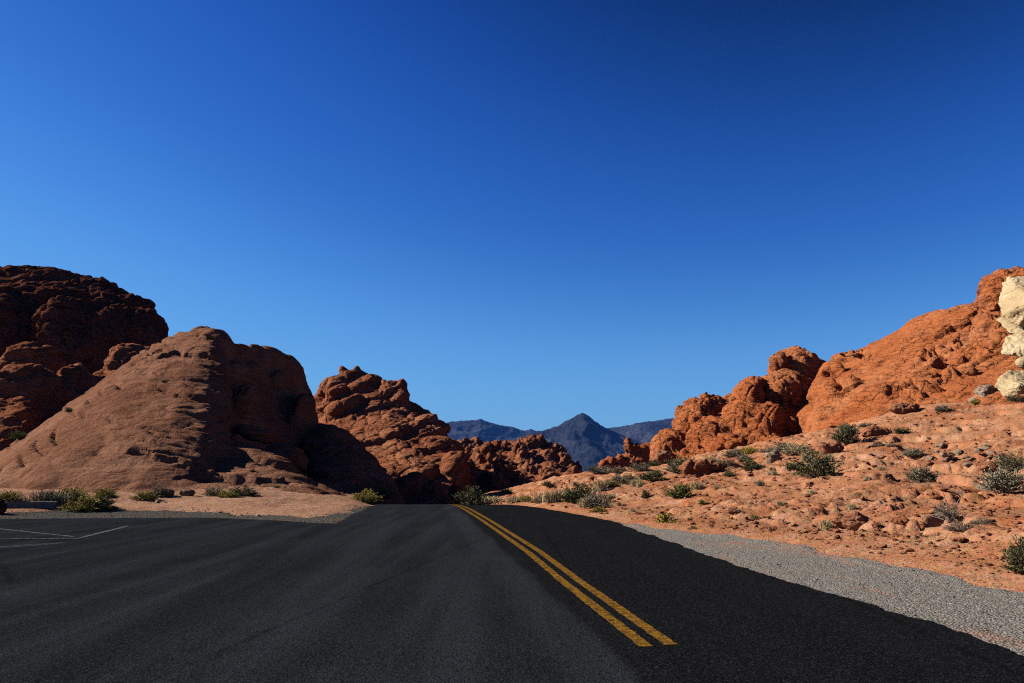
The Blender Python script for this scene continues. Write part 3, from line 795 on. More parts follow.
rock('sandstone_ridge', 'long smooth orange sandstone ridge climbing to the right edge', 'rock formation', [
    hull((818, 390, 74), (832, 364, 74), (845, 356, 74), (866, 355, 73), (896, 341, 72), (916, 321, 71), (930, 313, 70), (956, 306, 69), (985, 300, 68), (1060, 296, 64), (1200, 290, 64), (800, 440, 60), (850, 425, 51), (900, 420, 46), (960, 414, 43), (1040, 410, 38), (1200, 420, 36), (818, 440, 85), (850, 370, 95), (960, 320, 95), (1200, 300, 95), (1200, 440, 95), (815, 450, 62)),
    ell(846, 359, 72, 13, 8, 2.5), ell(860, 357, 72, 11, 7, 2.5), ell(834, 385, 69, 12, 26, 3, 10), ell(850, 400, 62, 20, 26, 3, 30), ell(880, 400, 55, 30, 18, 3, 20), ell(920, 385, 55, 36, 20, 3, 22), ell(925, 350, 63, 36, 22, 4, 25), ell(960, 335, 62, 30, 25, 4, 20), ell(955, 392, 49, 30, 14, 3, 10), ell(928, 327, 68, 24, 15, 4, 24), ell(955, 318, 67, 26, 12, 4, 12), ell(814, 424, 67, 14, 20, 3), ell(823, 398, 71, 10, 24, 3), ell(806, 446, 60, 22, 13, 3), ell(830, 428, 60, 20, 24, 3, 25)],
    M['red'], 0.13, 7, L=3.4, A1=0.13, A2=0.12, A3=0.18, T=0.6, seed=71, bed=(-0.42, 0.1, 0.9), aniso=(1, 1, 2.4), groove=0.2, joint=0.25, ledges=((850, 405, 985, 350, 26), (838, 385, 832, 425, 14), (880, 415, 980, 395, 16), (900, 345, 970, 318, 9)), lamp=0.5, zones=((985, 322, 962, 345, 9), (962, 345, 925, 352, 7), (970, 352, 940, 358, 9), (950, 372, 895, 392, 10), (940, 385, 915, 395, 8), (845, 354, 868, 354, 5), (828, 375, 838, 395, 7)), zamp=1.3)
rock('sandstone_crag', 'steep blocky red crag rising above the ridge at the right edge', 'rock formation', [
    hull((984, 296, 60), (990, 279, 60), (997, 270, 60), (1010, 272, 60), (1022, 272, 60), (1080, 262, 60), (1140, 280, 60), (980, 340, 56), (985, 380, 53), (1030, 390, 48), (1140, 390, 48), (990, 290, 72), (1080, 275, 75), (1150, 390, 72), (975, 380, 66)),
    ell(992, 300, 57, 11, 24, 2), ell(999, 285, 58, 11, 16, 2), ell(985, 335, 55, 10, 24, 2), ell(1012, 282, 57, 12, 12, 2), ell(1000, 350, 52, 18, 22, 2.2), ell(975, 360, 52, 14, 16, 2)],
    M['red'], 0.13, 3, L=1.9, A1=0.35, A2=0.3, A3=0.4, T=0.6, seed=81, bed=(0.9, 0.2, 0.3), groove=0.25)

rock('pale_boulder', 'largest cream boulder high under the crag at the right edge', 'boulder', [
    hull((998, 304, 52), (1001, 284, 53), (1008, 277, 53), (1050, 274, 52), (1080, 300, 50), (1070, 338, 49), (1018, 327, 50), (1000, 316, 51), (1030, 300, 48), (1005, 300, 54), (1060, 290, 55), (1060, 330, 55))], M['pale'], 0.06, 4, L=1.7, A1=0.12, A2=0.10, A3=0.16, T=0.5, seed=91, groove=0.08)
rock('pale_boulder', 'cream boulder below the largest one, with a pointed left end', 'boulder', [
    hull((998, 352, 48), (1008, 334, 48.5), (1040, 326, 48), (1070, 340, 47), (1060, 365, 45.5), (1026, 360, 46.5), (1030, 345, 46), (1006, 355, 47), (1020, 340, 50), (1060, 350, 50))], M['pale'], 0.06, 4, L=1.4, A1=0.12, A2=0.08, A3=0.16, T=0.5, seed=93, groove=0.08)
rock('pale_boulder', 'lowest broad cream boulder at the right edge above the slope', 'boulder', [
    hull((995, 387, 42.5), (1001, 375, 43), (1010, 370, 43.3), (1030, 371, 43.3), (1060, 380, 43), (1055, 402, 41.5), (1020, 402, 41.5), (1004, 397, 42), (1020, 385, 40.9), (1005, 380, 45), (1050, 385, 45))], M['pale'], 0.05, 4, L=1.3, A1=0.08, A2=0.06, A3=0.12, T=0.4, seed=95, groove=0.06)
rock('pale_boulder', 'small cream block just above the lowest cream boulder', 'boulder', [ell(1025, 363, 44.5, 9, 7, 0.4)], M['pale'], 0.05, 3, L=1.0, A1=0.05, A2=0.04, A3=0.08, T=0.3, seed=96)
rock('pale_boulder', 'thin cream slab between the largest boulder and the pointed one', 'boulder', [hull((996, 320, 52), (1002, 315, 52), (1022, 326, 50), (1026, 335, 49), (1010, 333, 50), (1010, 325, 54), (1024, 334, 53))], M['pale'], 0.05, 3, L=1.0, A1=0.05, A2=0.04, A3=0.08, T=0.3, seed=97)

# ------------------------------------------------------------------ placement by ray onto the built ground and rocks
def bvh_of(o):
    me = o.data
    n = len(me.vertices); P = np.zeros(n * 3, np.float32); me.vertices.foreach_get('co', P)
    return BVHTree.FromPolygons(P.reshape(-1, 3).tolist(), [tuple(p.vertices) for p in me.polygons])
GB = bvh_of(ground)
RB = [bvh_of(o) for o in ROCK_TRIS]
def hit(px, py, rocks=True):
    d = Vector(ray(px, py)).normalized()
    best = None
    for b in ([GB] + RB if rocks else [GB]):
        r = b.ray_cast(Vector(EYE), d)
        if r[0] is not None and (best is None or r[3] < best[3]): best = r
    return best[0] if best else None
def drop(x, y, z0=60):
    r = GB.ray_cast(Vector((x, y, z0)), Vector((0, 0, -1)))
    return r[0]

# low outcrops on the slope
def outcrop(px, py, w, h, mat, label, seed, name='rock_ledge', cat='rock', extra=(), A=0.12, vox=0.06, tilt=0):
    p = hit(px, py, False) or hit(px, py)
    Y = p.y
    parts = [ell(px, py - h * 0.35, Y, w / 2, h * 0.62, w / 2 * m_at(Y) * 0.8, tilt)] + [ell(px + a, py + b, Y + c, r1, r2, r1 * m_at(Y), t_) for a, b, c, r1, r2, t_ in extra]
    return rock(name, label, cat, parts, mat, vox, 2, L=1.0, A1=A, A2=A, A3=A * 1.1, T=0.3, seed=seed)
outcrop(664, 463, 26, 13, M['stone'], 'small rounded orange outcrop left of the round grey bush', 101, extra=((8, -4, 0, 6, 6, 0),), A=0.2, vox=0.1)
outcrop(701, 475, 46, 17, M['stone'], 'striated orange ledge right of the round grey bush', 102, extra=((-14, 1, 0, 9, 8, 30), (10, -6, 1, 12, 7, -15)), A=0.25, vox=0.08)
outcrop(773, 462, 20, 13, M['grey_stone'], 'pointed dark boulder behind the large dark green shrub', 103, name='boulder', cat='boulder', extra=((1, -8, 0, 4, 5, 0),), A=0.12)
outcrop(832, 452, 26, 13, M['stone'], 'flat topped orange boulder left of the upright dark shrub', 104, name='boulder', cat='boulder', extra=((-6, -5, 0, 10, 5, -25),), A=0.12)
outcrop(850, 527, 46, 16, M['stone'], 'low red hump of rock by the gravel shoulder', 105, extra=((-10, -4, 0, 10, 6, 20), (14, -4, 0, 8, 7, -30)), A=0.14, vox=0.035)
outcrop(985, 403, 22, 18, M['grey_stone'], 'spiky weathered buff rock standing on the slope under the crag', 106, extra=((-3, -10, 0, 4, 9, -10), (5, -8, 0, 4, 8, 15), (-10, 0, 0, 6, 6, -30)), A=0.2, vox=0.06)
outcrop(874, 435, 24, 10, M['stone'], 'row of orange stones right of the upright dark shrub', 107, extra=((-8, -2, 0, 6, 5, 0), (10, -1, 0, 7, 5, 0)), A=0.14)
outcrop(972, 375, 14, 9, M['brown'], 'brown loaf shaped rock beside the lowest cream boulder', 108, name='boulder', cat='boulder', A=0.08)
outcrop(167, 496, 16, 8, M['grey_stone'], 'left one of two low stones beside the yellow bush beyond the parking area', 109, name='boulder', cat='boulder', A=0.06, vox=0.04)
outcrop(187, 496, 17, 8, M['grey_stone'], 'right one of two low stones beside the yellow bush beyond the parking area', 110, name='boulder', cat='boulder', A=0.06, vox=0.04)
outcrop(-2, 514, 17, 16, M['dark'], 'dark rounded stone shape in place of a black tyre, cut by the left edge of the picture', 111, name='boulder', cat='boulder', A=0.05, vox=0.04)  # boulder shape standing in for a black tyre
outcrop(905, 412, 30, 9, M['stone'], 'long flat ledge at the foot of the ridge', 112, A=0.16)
outcrop(990, 470, 26, 8, M['stone'], 'red ledge behind the large grey bush at the right', 113, A=0.1, vox=0.05)

# low timber kerb at the left
bm = bmesh.new()
p0, p1 = hit(-60, 510, False), hit(56, 508, False)
dv = (p1 - p0); ln = dv.length
nseg = 16
for i in range(nseg + 1):
    c = p0 + dv * (i / nseg)
    nrm = Vector((-dv.y, dv.x, 0)).normalized()
    for (o_, z_) in ((-0.09, -0.1), (-0.09, 0.20), (-0.07, 0.225), (0.07, 0.225), (0.09, 0.20), (0.09, -0.1)):
        q = c + nrm * o_
        bm.verts.new((q.x, q.y, c.z + z_ + random.uniform(-.006, .006)))
bm.verts.ensure_lookup_table()
for i in range(nseg):
    for k in range(6):
        a, b = i * 6 + k, i * 6 + (k + 1) % 6
        bm.faces.new([bm.verts[a], bm.verts[b], bm.verts[b + 6], bm.verts[a + 6]])
bm.faces.new([bm.verts[k] for k in range(6)]); bm.faces.new([bm.verts[nseg * 6 + k] for k in range(5, -1, -1)])
bmesh.ops.recalc_face_normals(bm, faces=bm.faces)
me = bpy.data.meshes.new('kerb'); bm.to_mesh(me); bm.free()
t = NT('old_timber', 0.9, 0.1)
me.materials.append(t.done(t.ramp(t.noise(6, 5, 0.7), [(0.3, (0.07, 0.055, 0.045)), (0.7, (0.15, 0.12, 0.10))]), t.bump(t.noise(12, 4, 0.7), 0.5, 0.03)))
tag(link('low_kerb', me), 'low dark kerb edging the planting at the far left', 'kerb')

# ------------------------------------------------------------------ shrubs
def frame_of(d):
    d = d.normalized()
    a = d.cross(Vector((0, 0, 1)))
    if a.length < 1e-3: a = Vector((1, 0, 0))
    a.normalize()
    return a, d.cross(a)

def shrub_meshes(seed, style):
    """unit shrub: about 1 m wide and 1 m tall, base at the origin"""
    r = random.Random(seed)
    P = dict(
        bushy=dict(stems=56, leaves=4800, ll=0.042, lw=0.016, spread=1.0, start=0.3, tw=0.009, up=0.55),
        round=dict(stems=110, leaves=9500, ll=0.034, lw=0.014, spread=1.2, start=0.45, tw=0.008, up=0.9),
        twiggy=dict(stems=80, leaves=3400, ll=0.05, lw=0.012, spread=1.05, start=0.25, tw=0.009, up=0.4),
        grass=dict(stems=10, leaves=520, ll=0.6, lw=0.012, spread=0.8, start=0.0, tw=0.006, up=0.2),
        bare=dict(stems=60, leaves=260, ll=0.04, lw=0.012, spread=0.9, start=0.5, tw=0.012, up=0.3),
        weed=dict(stems=26, leaves=700, ll=0.09, lw=0.04, spread=1.1, start=0.1, tw=0.01, up=0.3))[style]
    sv, sf, lv, lf = [], [], [], []
    paths = []
    lump = [(r.uniform(0, 6.28), r.uniform(0.6, 1.15)) for _ in range(7)]
    for i in range(P['stems']):
        az = r.uniform(0, 6.283)
        el = math.acos(max(0.02, 1 - r.random() ** 0.8 * 0.97)) * P['spread']
        el = min(el, 1.5)
        k = 1.0
        for a, m in lump:
            k *= 1 + (m - 1) * max(0, math.cos(az - a)) ** 2 * 0.6
        k *= r.uniform(0.82, 1.0) if style != 'round' else r.uniform(0.92, 1.0)
        if style == 'round': k = 0.55 + 0.45 * k
        if style == 'bare':
            base = Vector((0, 0, r.uniform(0.05, 0.4)))
        else:
            base = Vector((r.gauss(0, 0.05), r.gauss(0, 0.05), 0))
        tip = Vector((math.sin(el) * math.cos(az) * 0.55, math.sin(el) * math.sin(az) * 0.55, 0.06 + math.cos(el) * 0.94)) * k
        midp = base.lerp(tip, 0.5) + Vector((r.gauss(0, .05), r.gauss(0, .05), 0.06 * P['up']))
        pts = [base, base.lerp(midp, 0.5) + Vector((r.gauss(0, .015), r.gauss(0, .015), 0)), midp, midp.lerp(tip, 0.5) + Vector((r.gauss(0, .03), r.gauss(0, .03), r.gauss(0, .02))), tip]
        paths.append(pts)
        for b in range(2 if style != 'grass' else 0):
            t0 = r.uniform(0.35, 0.85) * 4
            j = int(t0); o = pts[j].lerp(pts[j + 1], t0 - j)
            e = o + (tip - base).normalized() * r.uniform(.12, .28) + Vector((r.gauss(0, .1), r.gauss(0, .1), r.gauss(0.03, .06)))
            paths.append([o, o.lerp(e, .5) + Vector((r.gauss(0, .012), r.gauss(0, .012), 0)), e])
    for pts in paths:
        n = len(pts)
        for i in range(n - 1):
            d = pts[i + 1] - pts[i]
            a, b = frame_of(d)
            w0 = P['tw'] * (1 - i / n * 0.7); w1 = P['tw'] * (1 - (i + 1) / n * 0.7)
            k = len(sv)
            for q, w in ((pts[i], w0), (pts[i + 1], w1)):
                for m in range(3):
                    c = math.cos(m * 2.094); s = math.sin(m * 2.094)
                    sv.append(q + a * (c * w) + b * (s * w))
            for m in range(3):
                sf.append((k + m, k + (m + 1) % 3, k + 3 + (m + 1) % 3, k + 3 + m))
    for i in range(P['leaves']):
        if style == 'grass':
            az = r.uniform(0, 6.283); lean = abs(r.gauss(0, 0.5))
            o = Vector((r.gauss(0, .16), r.gauss(0, .16), 0))
            ln = r.uniform(.45, 1.0)
            d1 = Vector((math.cos(az) * math.sin(lean * .5), math.sin(az) * math.sin(lean * .5), math.cos(lean * .5)))
            d2 = Vector((math.cos(az) * math.sin(lean), math.sin(az) * math.sin(lean), math.cos(lean) * .8))
            m_ = o + d1 * ln * .5; e = m_ + d2 * ln * .5
            a, b = frame_of(d1)
            th = r.uniform(0, 6.28); sd = (a * math.cos(th) + b * math.sin(th)) * P['lw']
            k = len(lv)
            lv += [o - sd, o + sd, m_ + sd * .8, m_ - sd * .8, e + sd * .2, e - sd * .2]
            lf += [(k, k + 1, k + 2, k + 3), (k + 3, k + 2, k + 4, k + 5)]
            continue
        pts = r.choice(paths)
        n = len(pts) - 1
        s0 = P['start'] if n > 2 else 0.0
        t0 = (s0 + (1 - s0) * r.random() ** 0.7) * n
        j = min(int(t0), n - 1)
        o = pts[j].lerp(pts[j + 1], t0 - j) + Vector((r.gauss(0, .022), r.gauss(0, .022), r.gauss(0, .018)))
        d = (pts[j + 1] - pts[j]).normalized() + Vector((r.gauss(0, .55), r.gauss(0, .55), r.gauss(.1, .5)))
        d.normalize()
        a, b = frame_of(d)
        th = r.uniform(0, 6.28); sd = (a * math.cos(th) + b * math.sin(th)) * P['lw'] * r.uniform(.6, 1.3)
        e = o + d * P['ll'] * r.uniform(.6, 1.4)
        if o.z < 0.01: o.z = 0.01
        k = len(lv)
        lv += [o - sd * .4, o + sd * .4, o.lerp(e, .55) + sd, e, o.lerp(e, .55) - sd]
        lf += [(k, k + 1, k + 2, k + 4), (k + 4, k + 2, k + 3, k + 3)]
    return sv, sf, lv, lf

def poly_mesh(name, v, f, mat):
    me = bpy.data.meshes.new(name)
    me.from_pydata([tuple(p) for p in v], [], [tuple(dict.fromkeys(q)) for q in f])
    me.materials.append(mat)
    return me

PROTO = {}
def proto(style, leafmat, var):
    key = (style, leafmat, var)
    if key not in PROTO:
        sv, sf, lv, lf = shrub_meshes(hash((style, var)) % 1000 if False else (len(style) * 31 + var * 7 + ord(style[0])), style)
        PROTO[key] = (poly_mesh('stems', sv, sf, M['wood']), poly_mesh('foliage', lv, lf, M[leafmat]))
    return PROTO[key]

NAMES = dict(bushy='desert_shrub', round='round_bush', twiggy='dry_bush', grass='grass_tuft', bare='bare_bush', weed='green_weed')
CATS = dict(bushy='shrub', round='bush', twiggy='bush', grass='grass tuft', bare='bush', weed='plant')
rs = random.Random(99)
def shrub(px, py, w, h, style, mat, label, group=None, rocks=True):
    p = hit(px, py, rocks)
    if p is None: print('no hit', px, py); return
    dist = p.y
    s = m_at(dist)
    var = rs.randrange(3)
    st, fo = proto(style, mat, var)
    root = empty(NAMES[style], (p.x, p.y, p.z - 0.02))
    root.rotation_euler = (0, 0, rs.uniform(0, 6.28))
    tag(root, label, CATS[style], group)
    k = max(0.3, min(1.0, 1.0))
    sc = (w * s * 1.0, w * s * 1.0, h * s * 1.08)
    for nm, me in (('stems', st), ('foliage', fo)):
        o = bpy.data.objects.new(nm, me)
        o.parent = root
        o.scale = sc
        COL.objects.link(o)
    return root

SH = [
 (815, 478, 44, 27, 'bushy', 'leaf_dark', 'large dark green shrub in front of the pointed boulder'),
 (847, 444, 25, 24, 'bushy', 'leaf_dark', 'upright dark green shrub beside the flat topped orange boulder'),
 (846, 432, 18, 12, 'twiggy', 'leaf_grey', 'grey brush behind the upright dark green shrub'),
 (923, 481, 34, 20, 'twiggy', 'leaf_grey', 'grey green bush alone in the middle of the right slope'),
 (1004, 492, 50, 33, 'twiggy', 'leaf_grey', 'largest grey green bush at the right edge of the slope'),
 (1016, 470, 34, 20, 'twiggy', 'leaf_dark', 'dark twiggy bush behind the largest grey green bush'),
 (949, 524, 26, 29, 'bare', 'leaf_brown', 'bare leafless bush on a thin stem'),
 (961, 531, 26, 13, 'twiggy', 'leaf_brown', 'low brown bush at the foot of the leafless one'),
 (982, 524, 22, 8, 'twiggy', 'leaf_brown', 'flat brown brush right of the leafless bush'),
 (1026, 573, 34, 38, 'bushy', 'leaf_dark', 'leafy green clump cut by the right edge near the gravel'),
 (680, 498, 27, 17, 'bushy', 'leaf_green', 'bright green shrub on the slope above the small weeds'),
 (681, 473, 30, 22, 'twiggy', 'leaf_dark', 'round dark grey bush beside the striated ledge'),
 (694, 470, 14, 12, 'twiggy', 'leaf_grey', 'small grey bush touching the round dark grey bush'),
 (751, 470, 20, 13, 'bushy', 'leaf_dark', 'olive bush on the slope right of the striated ledge'),
 (734, 457, 28, 11, 'twiggy', 'leaf_grey', 'low grey bush at the foot of the lumpy rocks'),
 (744, 462, 18, 11, 'twiggy', 'leaf_grey', 'small grey bush just above the olive bush'),
 (724, 466, 22, 9, 'twiggy', 'leaf_brown', 'flat brown bush on top of the striated ledge'),
 (749, 454, 16, 9, 'grass', 'leaf_yellow', 'yellow grass tuft at the foot of the lumpy rocks'),
 (653, 481, 30, 13, 'bushy', 'leaf_dark', 'low spreading dark shrub above the bright green shrub'),
 (646, 498, 11, 10, 'bushy', 'leaf_dark', 'small olive bush left of the bright green shrub'),
 (702, 504, 9, 6, 'bushy', 'leaf_green', 'tiny green bush below and right of the bright green shrub'),
 (667, 522, 20, 12, 'weed', 'leaf_yellow', 'yellow green weeds beside the gravel shoulder'),
 (693, 529, 9, 5, 'weed', 'leaf_green', 'tiny green weed at the edge of the gravel'),
 (754, 518, 8, 5, 'weed', 'leaf_green', 'tiny green weed on the bare lower slope'),
 (760, 486, 10, 9, 'twiggy', 'leaf_grey', 'small grey green tuft left of the large dark green shrub'),
 (729, 476, 13, 8, 'twiggy', 'leaf_dark', 'small dark tuft below the olive bush'),
 (698, 489, 14, 9, 'grass', 'leaf_straw', 'straw tuft right of the bright green shrub'),
 (787, 452, 30, 12, 'bushy', 'leaf_grey', 'grey green brush under the shadowed cleft'),
 (797, 455, 30, 16, 'twiggy', 'leaf_straw', 'pale straw coloured brush above the large dark green shrub'),
 (807, 462, 14, 13, 'grass', 'leaf_straw', 'straw tuft right of the pointed boulder'),
 (828, 529, 20, 11, 'grass', 'leaf_straw', 'dry tuft growing on the low red hump by the gravel'),
 (852, 509, 9, 7, 'grass', 'leaf_straw', 'small dry tuft above the low red hump'),
 (942, 411, 18, 8, 'twiggy', 'leaf_grey', 'grey bush at the foot of the ridge left of the spiky rock'),
 (975, 404, 10, 7, 'bushy', 'leaf_yellow', 'small yellow green bush at the left foot of the spiky rock'),
 (901, 433, 18, 7, 'bushy', 'leaf_dark', 'flat olive bush on the upper slope'),
 (913, 456, 22, 12, 'twiggy', 'leaf_grey', 'grey green bush directly above the lone middle one'),
 (1017, 401, 18, 9, 'twiggy', 'leaf_dark', 'dark bush under the lowest cream boulder'),
 (866, 427, 16, 6, 'twiggy', 'leaf_grey', 'flat grey bush at the ridge foot right of the upright shrub'),
 (578, 503, 36, 24, 'bushy', 'leaf_dark', 'large dark olive bush beside the road crest'),
 (596, 507, 28, 18, 'twiggy', 'leaf_grey', 'grey dry bush right of the large dark olive bush'),
 (585, 508, 14, 12, 'grass', 'leaf_straw', 'straw clump between the olive and the grey bush at the crest'),
 (553, 502, 24, 14, 'grass', 'leaf_straw', 'pale grassy clump left of the large dark olive bush'),
 (539, 503, 20, 11, 'twiggy', 'leaf_straw', 'small pale dry bush further left along the road edge'),
 (526, 502, 12, 8, 'bushy', 'leaf_yellow', 'yellow green bush leftmost in the row along the road edge'),
 (600, 491, 16, 13, 'grass', 'leaf_straw', 'pale straw clump behind the dry bush at the crest'),
 (599, 512, 16, 8, 'weed', 'leaf_yellow', 'bright yellow green weed below the dry bush'),
 (625, 484, 28, 11, 'bushy', 'leaf_grey', 'long grey green bush on the hillside right of the crest'),
 (611, 488, 22, 10, 'bushy', 'leaf_dark', 'dark green bush left of the long grey green one'),
 (603, 474, 24, 10, 'twiggy', 'leaf_grey', 'grey bush on the skyline of the hill below the mountain'),
 (619, 473, 24, 9, 'twiggy', 'leaf_brown', 'brown brush right of the skyline bush'),
 (594, 472, 12, 8, 'bushy', 'leaf_dark', 'small dark bush left of the skyline bush'),
 (641, 471, 20, 9, 'bushy', 'leaf_grey', 'grey bush below the lumpy red outcrop'),
 (654, 466, 14, 7, 'bushy', 'leaf_dark', 'dark bush at the left foot of the lit rocks'),
 (507, 494, 14, 7, 'bushy', 'leaf_green', 'small green bush under the jagged ridge'),
 (548, 486, 14, 7, 'twiggy', 'leaf_dark', 'small dark bush on the slope under the jagged ridge'),
 (471, 506, 28, 20, 'bushy', 'leaf_dark', 'feathery green bush beside the boulders at the road end'),
 (491, 504, 32, 9, 'grass', 'leaf_straw', 'pale grass strip along the road edge at the crest'),
 (515, 503, 18, 8, 'grass', 'leaf_straw', 'pale straw strip between the yellow green bush and the road end'),
 (610, 500, 16, 8, 'grass', 'leaf_straw', 'pale straw clump right of the grey dry bush at the crest'),
 (566, 497, 14, 10, 'twiggy', 'leaf_grey', 'small grey bush peeping over the large dark olive bush'),
 (637, 486, 18, 8, 'grass', 'leaf_straw', 'straw patch right of the long grey green bush'),
 (711, 463, 14, 8, 'grass', 'leaf_straw', 'straw patch between the round dark grey bush and the lumpy rocks'),
 (770, 453, 20, 8, 'twiggy', 'leaf_grey', 'low grey brush along the foot of the lumpy rocks'),
 (829, 461, 12, 9, 'grass', 'leaf_straw', 'straw tuft in front of the flat topped orange boulder'),
 (363, 502, 27, 13, 'round', 'leaf_yellow', 'round yellowish bush left of the road crest'),
 (368, 503, 15, 9, 'twiggy', 'leaf_straw', 'small tan bush in front of the round yellowish bush'),
 (380, 501, 24, 19, 'bushy', 'leaf_dark', 'dark green bush against the shadow left of the road crest'),
 (7, 501, 27, 11, 'round', 'leaf_yellow', 'yellow green bush behind the low kerb, leftmost'),
 (48, 505, 42, 17, 'grass', 'leaf_grey', 'wide spiky grey green clump behind the low kerb'),
 (73, 500, 26, 13, 'round', 'leaf_yellow', 'olive bush touching the spiky grey green clump'),
 (85, 510, 34, 15, 'round', 'leaf_yellow', 'largest yellow green bush at the edge of the gravel'),
 (104, 510, 20, 14, 'round', 'leaf_dark', 'small dark round bush at the right of the largest yellow green one'),
 (105, 498, 20, 11, 'round', 'leaf_yellow', 'olive round bush behind the largest yellow green one'),
 (144, 499, 22, 9, 'round', 'leaf_yellow', 'flat yellow green bush left of the two low stones'),
 (158, 497, 18, 14, 'twiggy', 'leaf_grey', 'grey twiggy bush behind the two low stones'),
 (216, 496, 22, 13, 'twiggy', 'leaf_straw', 'dry straw bush on the left of the trio below the dome'),
 (243, 496, 30, 13, 'twiggy', 'leaf_dark', 'dark grey bush on the right of the trio below the dome'),
 (227, 497, 17, 8, 'round', 'leaf_yellow', 'small yellow bush in the middle of the trio below the dome'),
 (278, 488, 9, 4, 'weed', 'leaf_green', 'tiny green plant at the foot of the dome'),
 (19, 439, 20, 10, 'bushy', 'leaf_green', 'green bush on the boulder left of the dome'),
 (69, 412, 9, 6, 'bushy', 'leaf_green', 'tiny green bush in the cleft behind the dome'),
]
for a in SH: shrub(*a)
for (px, py) in ((575, 486), (640, 487), (632, 512), (715, 489), (775, 475), (868, 480), (880, 470), (905, 500), (740, 512), (780, 505), (960, 455), (890, 446), (985, 447), (620, 505), (565, 494), (812, 494)):
    shrub(px + rs.uniform(-2, 2), py, rs.uniform(5, 9), rs.uniform(4, 6), 'grass', 'leaf_straw', 'tiny dry straw tuft on the red slope right of the road', 'tiny dry tufts on the slope')

# ------------------------------------------------------------------ loose stones
def stone_mesh(seed, sub=2):
    r = random.Random(seed)
    bm = bmesh.new()
    bmesh.ops.create_icosphere(bm, subdivisions=sub, radius=1.0)
    pl = [(Vector((r.gauss(0, 1), r.gauss(0, 1), r.gauss(0, 1))).normalized(), r.uniform(.45, .85)) for _ in range(9)]
    for vv in bm.verts:
        for n, d in pl:
            e = vv.co.dot(n) - d
            if e > 0: vv.co -= n * e * 0.92
        vv.co.z *= 0.68
        vv.co.x *= 1.15
    v = np.array([vv.co for vv in bm.verts]); f = np.array([[x.index for x in fc.verts] for fc in bm.faces])
    bm.free()
    return v, f
STONE = [stone_mesh(s) for s in range(8)]
SMESH = {}
def stone_data(i, mat):
    if (i, mat) not in SMESH:
        SMESH[(i, mat)] = mesh_np('stone', STONE[i][0], STONE[i][1], M[mat], False)
    return SMESH[(i, mat)]
def put_stone(p, size, mat, label, group, name='loose_stone'):
    o = link(name, stone_data(rs.randrange(8), mat))
    o.location = (p.x, p.y, p.z + size * 0.22)
    o.scale = (size * rs.uniform(.8, 1.3), size * rs.uniform(.7, 1.1), size * rs.uniform(.6, 1.1))
    o.rotation_euler = (rs.uniform(-.3, .3), rs.uniform(-.3, .3), rs.uniform(0, 6.28))
    tag(o, label, 'stone', group)
n = 0
while n < 110:
    px = rs.uniform(500, 1030); py = rs.uniform(405, 560)
    p = hit(px, py)
    if p is None or p.y > 75: continue
    q = drop(p.x, p.y)
    if abs(q.z - p.z) > 0.05: continue
    if sd_poly(np.array([p.x]), np.array([p.y]), GRAV_R)[0] < 0.4 or sd_poly(np.array([p.x]), np.array([p.y]), ASPH)[0] < 0.5: continue
    put_stone(p, min(0.26, max(0.04, rs.lognormvariate(-2.35, 0.5) * (0.45 + p.y / 50))), 'stone', 'loose red sandstone fragment on the slope right of the road', 'loose red stones on the slope')
    n += 1
for (px, py) in [(937, 452), (944, 456), (951, 455), (958, 453), (965, 458), (971, 461), (978, 452), (983, 450), (955, 460), (948, 462), (941, 447), (990, 455), (878, 446), (885, 444), (892, 446), (870, 447), (968, 466), (930, 459)]:
    p = hit(px, py)
    put_stone(p, rs.uniform(.12, .26), 'grey_stone', 'pale grey buff stone in the scatter on the upper right slope', 'pale stones scattered on the upper slope')
for (px, py, sz, lb) in ((157, 503, .12, 'small dark stone on the sand below the two low stones'), (165, 503, .07, 'tiny dark stone right of the small dark one on the sand'), (220, 513, .10, 'grey stone on the gravel verge, left one'), (258, 517, .12, 'grey stone on the gravel verge by the asphalt, right one')):
    put_stone(hit(px, py), sz, 'grey_stone', lb, None)

# fine rubble and gravel chips, too many to count
def chips(name, pts, sizes, mat, label):
    base_v, base_f = [], []
    proto = []
    for s in range(5):
        proto.append(stone_mesh(100 + s, 1))
    V, Fc, off = [], [], 0
    for (x, y, z), sz in zip(pts, sizes):
        v, f = proto[rs.randrange(5)]
        th = rs.uniform(0, 6.28); c, s_ = math.cos(th), math.sin(th)
        w = v * np.array([sz * rs.uniform(.7, 1.3), sz * rs.uniform(.7, 1.3), sz * rs.uniform(.6, 1.0)])
        V.append(np.stack([w[:, 0] * c - w[:, 1] * s_ + x, w[:, 0] * s_ + w[:, 1] * c + y, w[:, 2] + z + sz * .2], -1))
        Fc.append(f + off); off += len(v)
    o = link(name, mesh_np(name, np.vstack(V), np.vstack(Fc), M[mat], False))
    tag(o, label, 'gravel', kind='stuff')
NR = np.random.default_rng(4)
def scatter(n, dens, ok, y0, y1, smin, smax):
    y = y0 * (y1 / y0) ** NR.random(n * 12)
    x = NR.uniform(dens[0], dens[1], n * 12) * y
    k = np.nonzero(ok(x, y))[0][:n]
    return np.stack([x[k], y[k]], -1), smin * (smax / smin) ** (NR.random(len(k)) ** 2.2)
a, sz = scatter(7000, (-0.05, .68), lambda x, y: (sd_poly(x, y, GRAV_R) > 0.2) & (sd_poly(x, y, ASPH) > 0.6) & (x > XR(y)), 8, 60, .016, .10)
z = terrain_z(a[:, 0], a[:, 1])
chips('rubble', [(p[0], p[1], q) for p, q in zip(a, z)], [s * (0.5 + p[1] / 45) for s, p in zip(sz, a)], 'stone', 'fine red rubble littering the right slope')
a, sz = scatter(6000, (-0.02, .85), lambda x, y: (sd_poly(x, y, GRAV_R) < 0.1) & (sd_poly(x, y, ASPH) > 0.08), 4.5, 26, .006, .022)
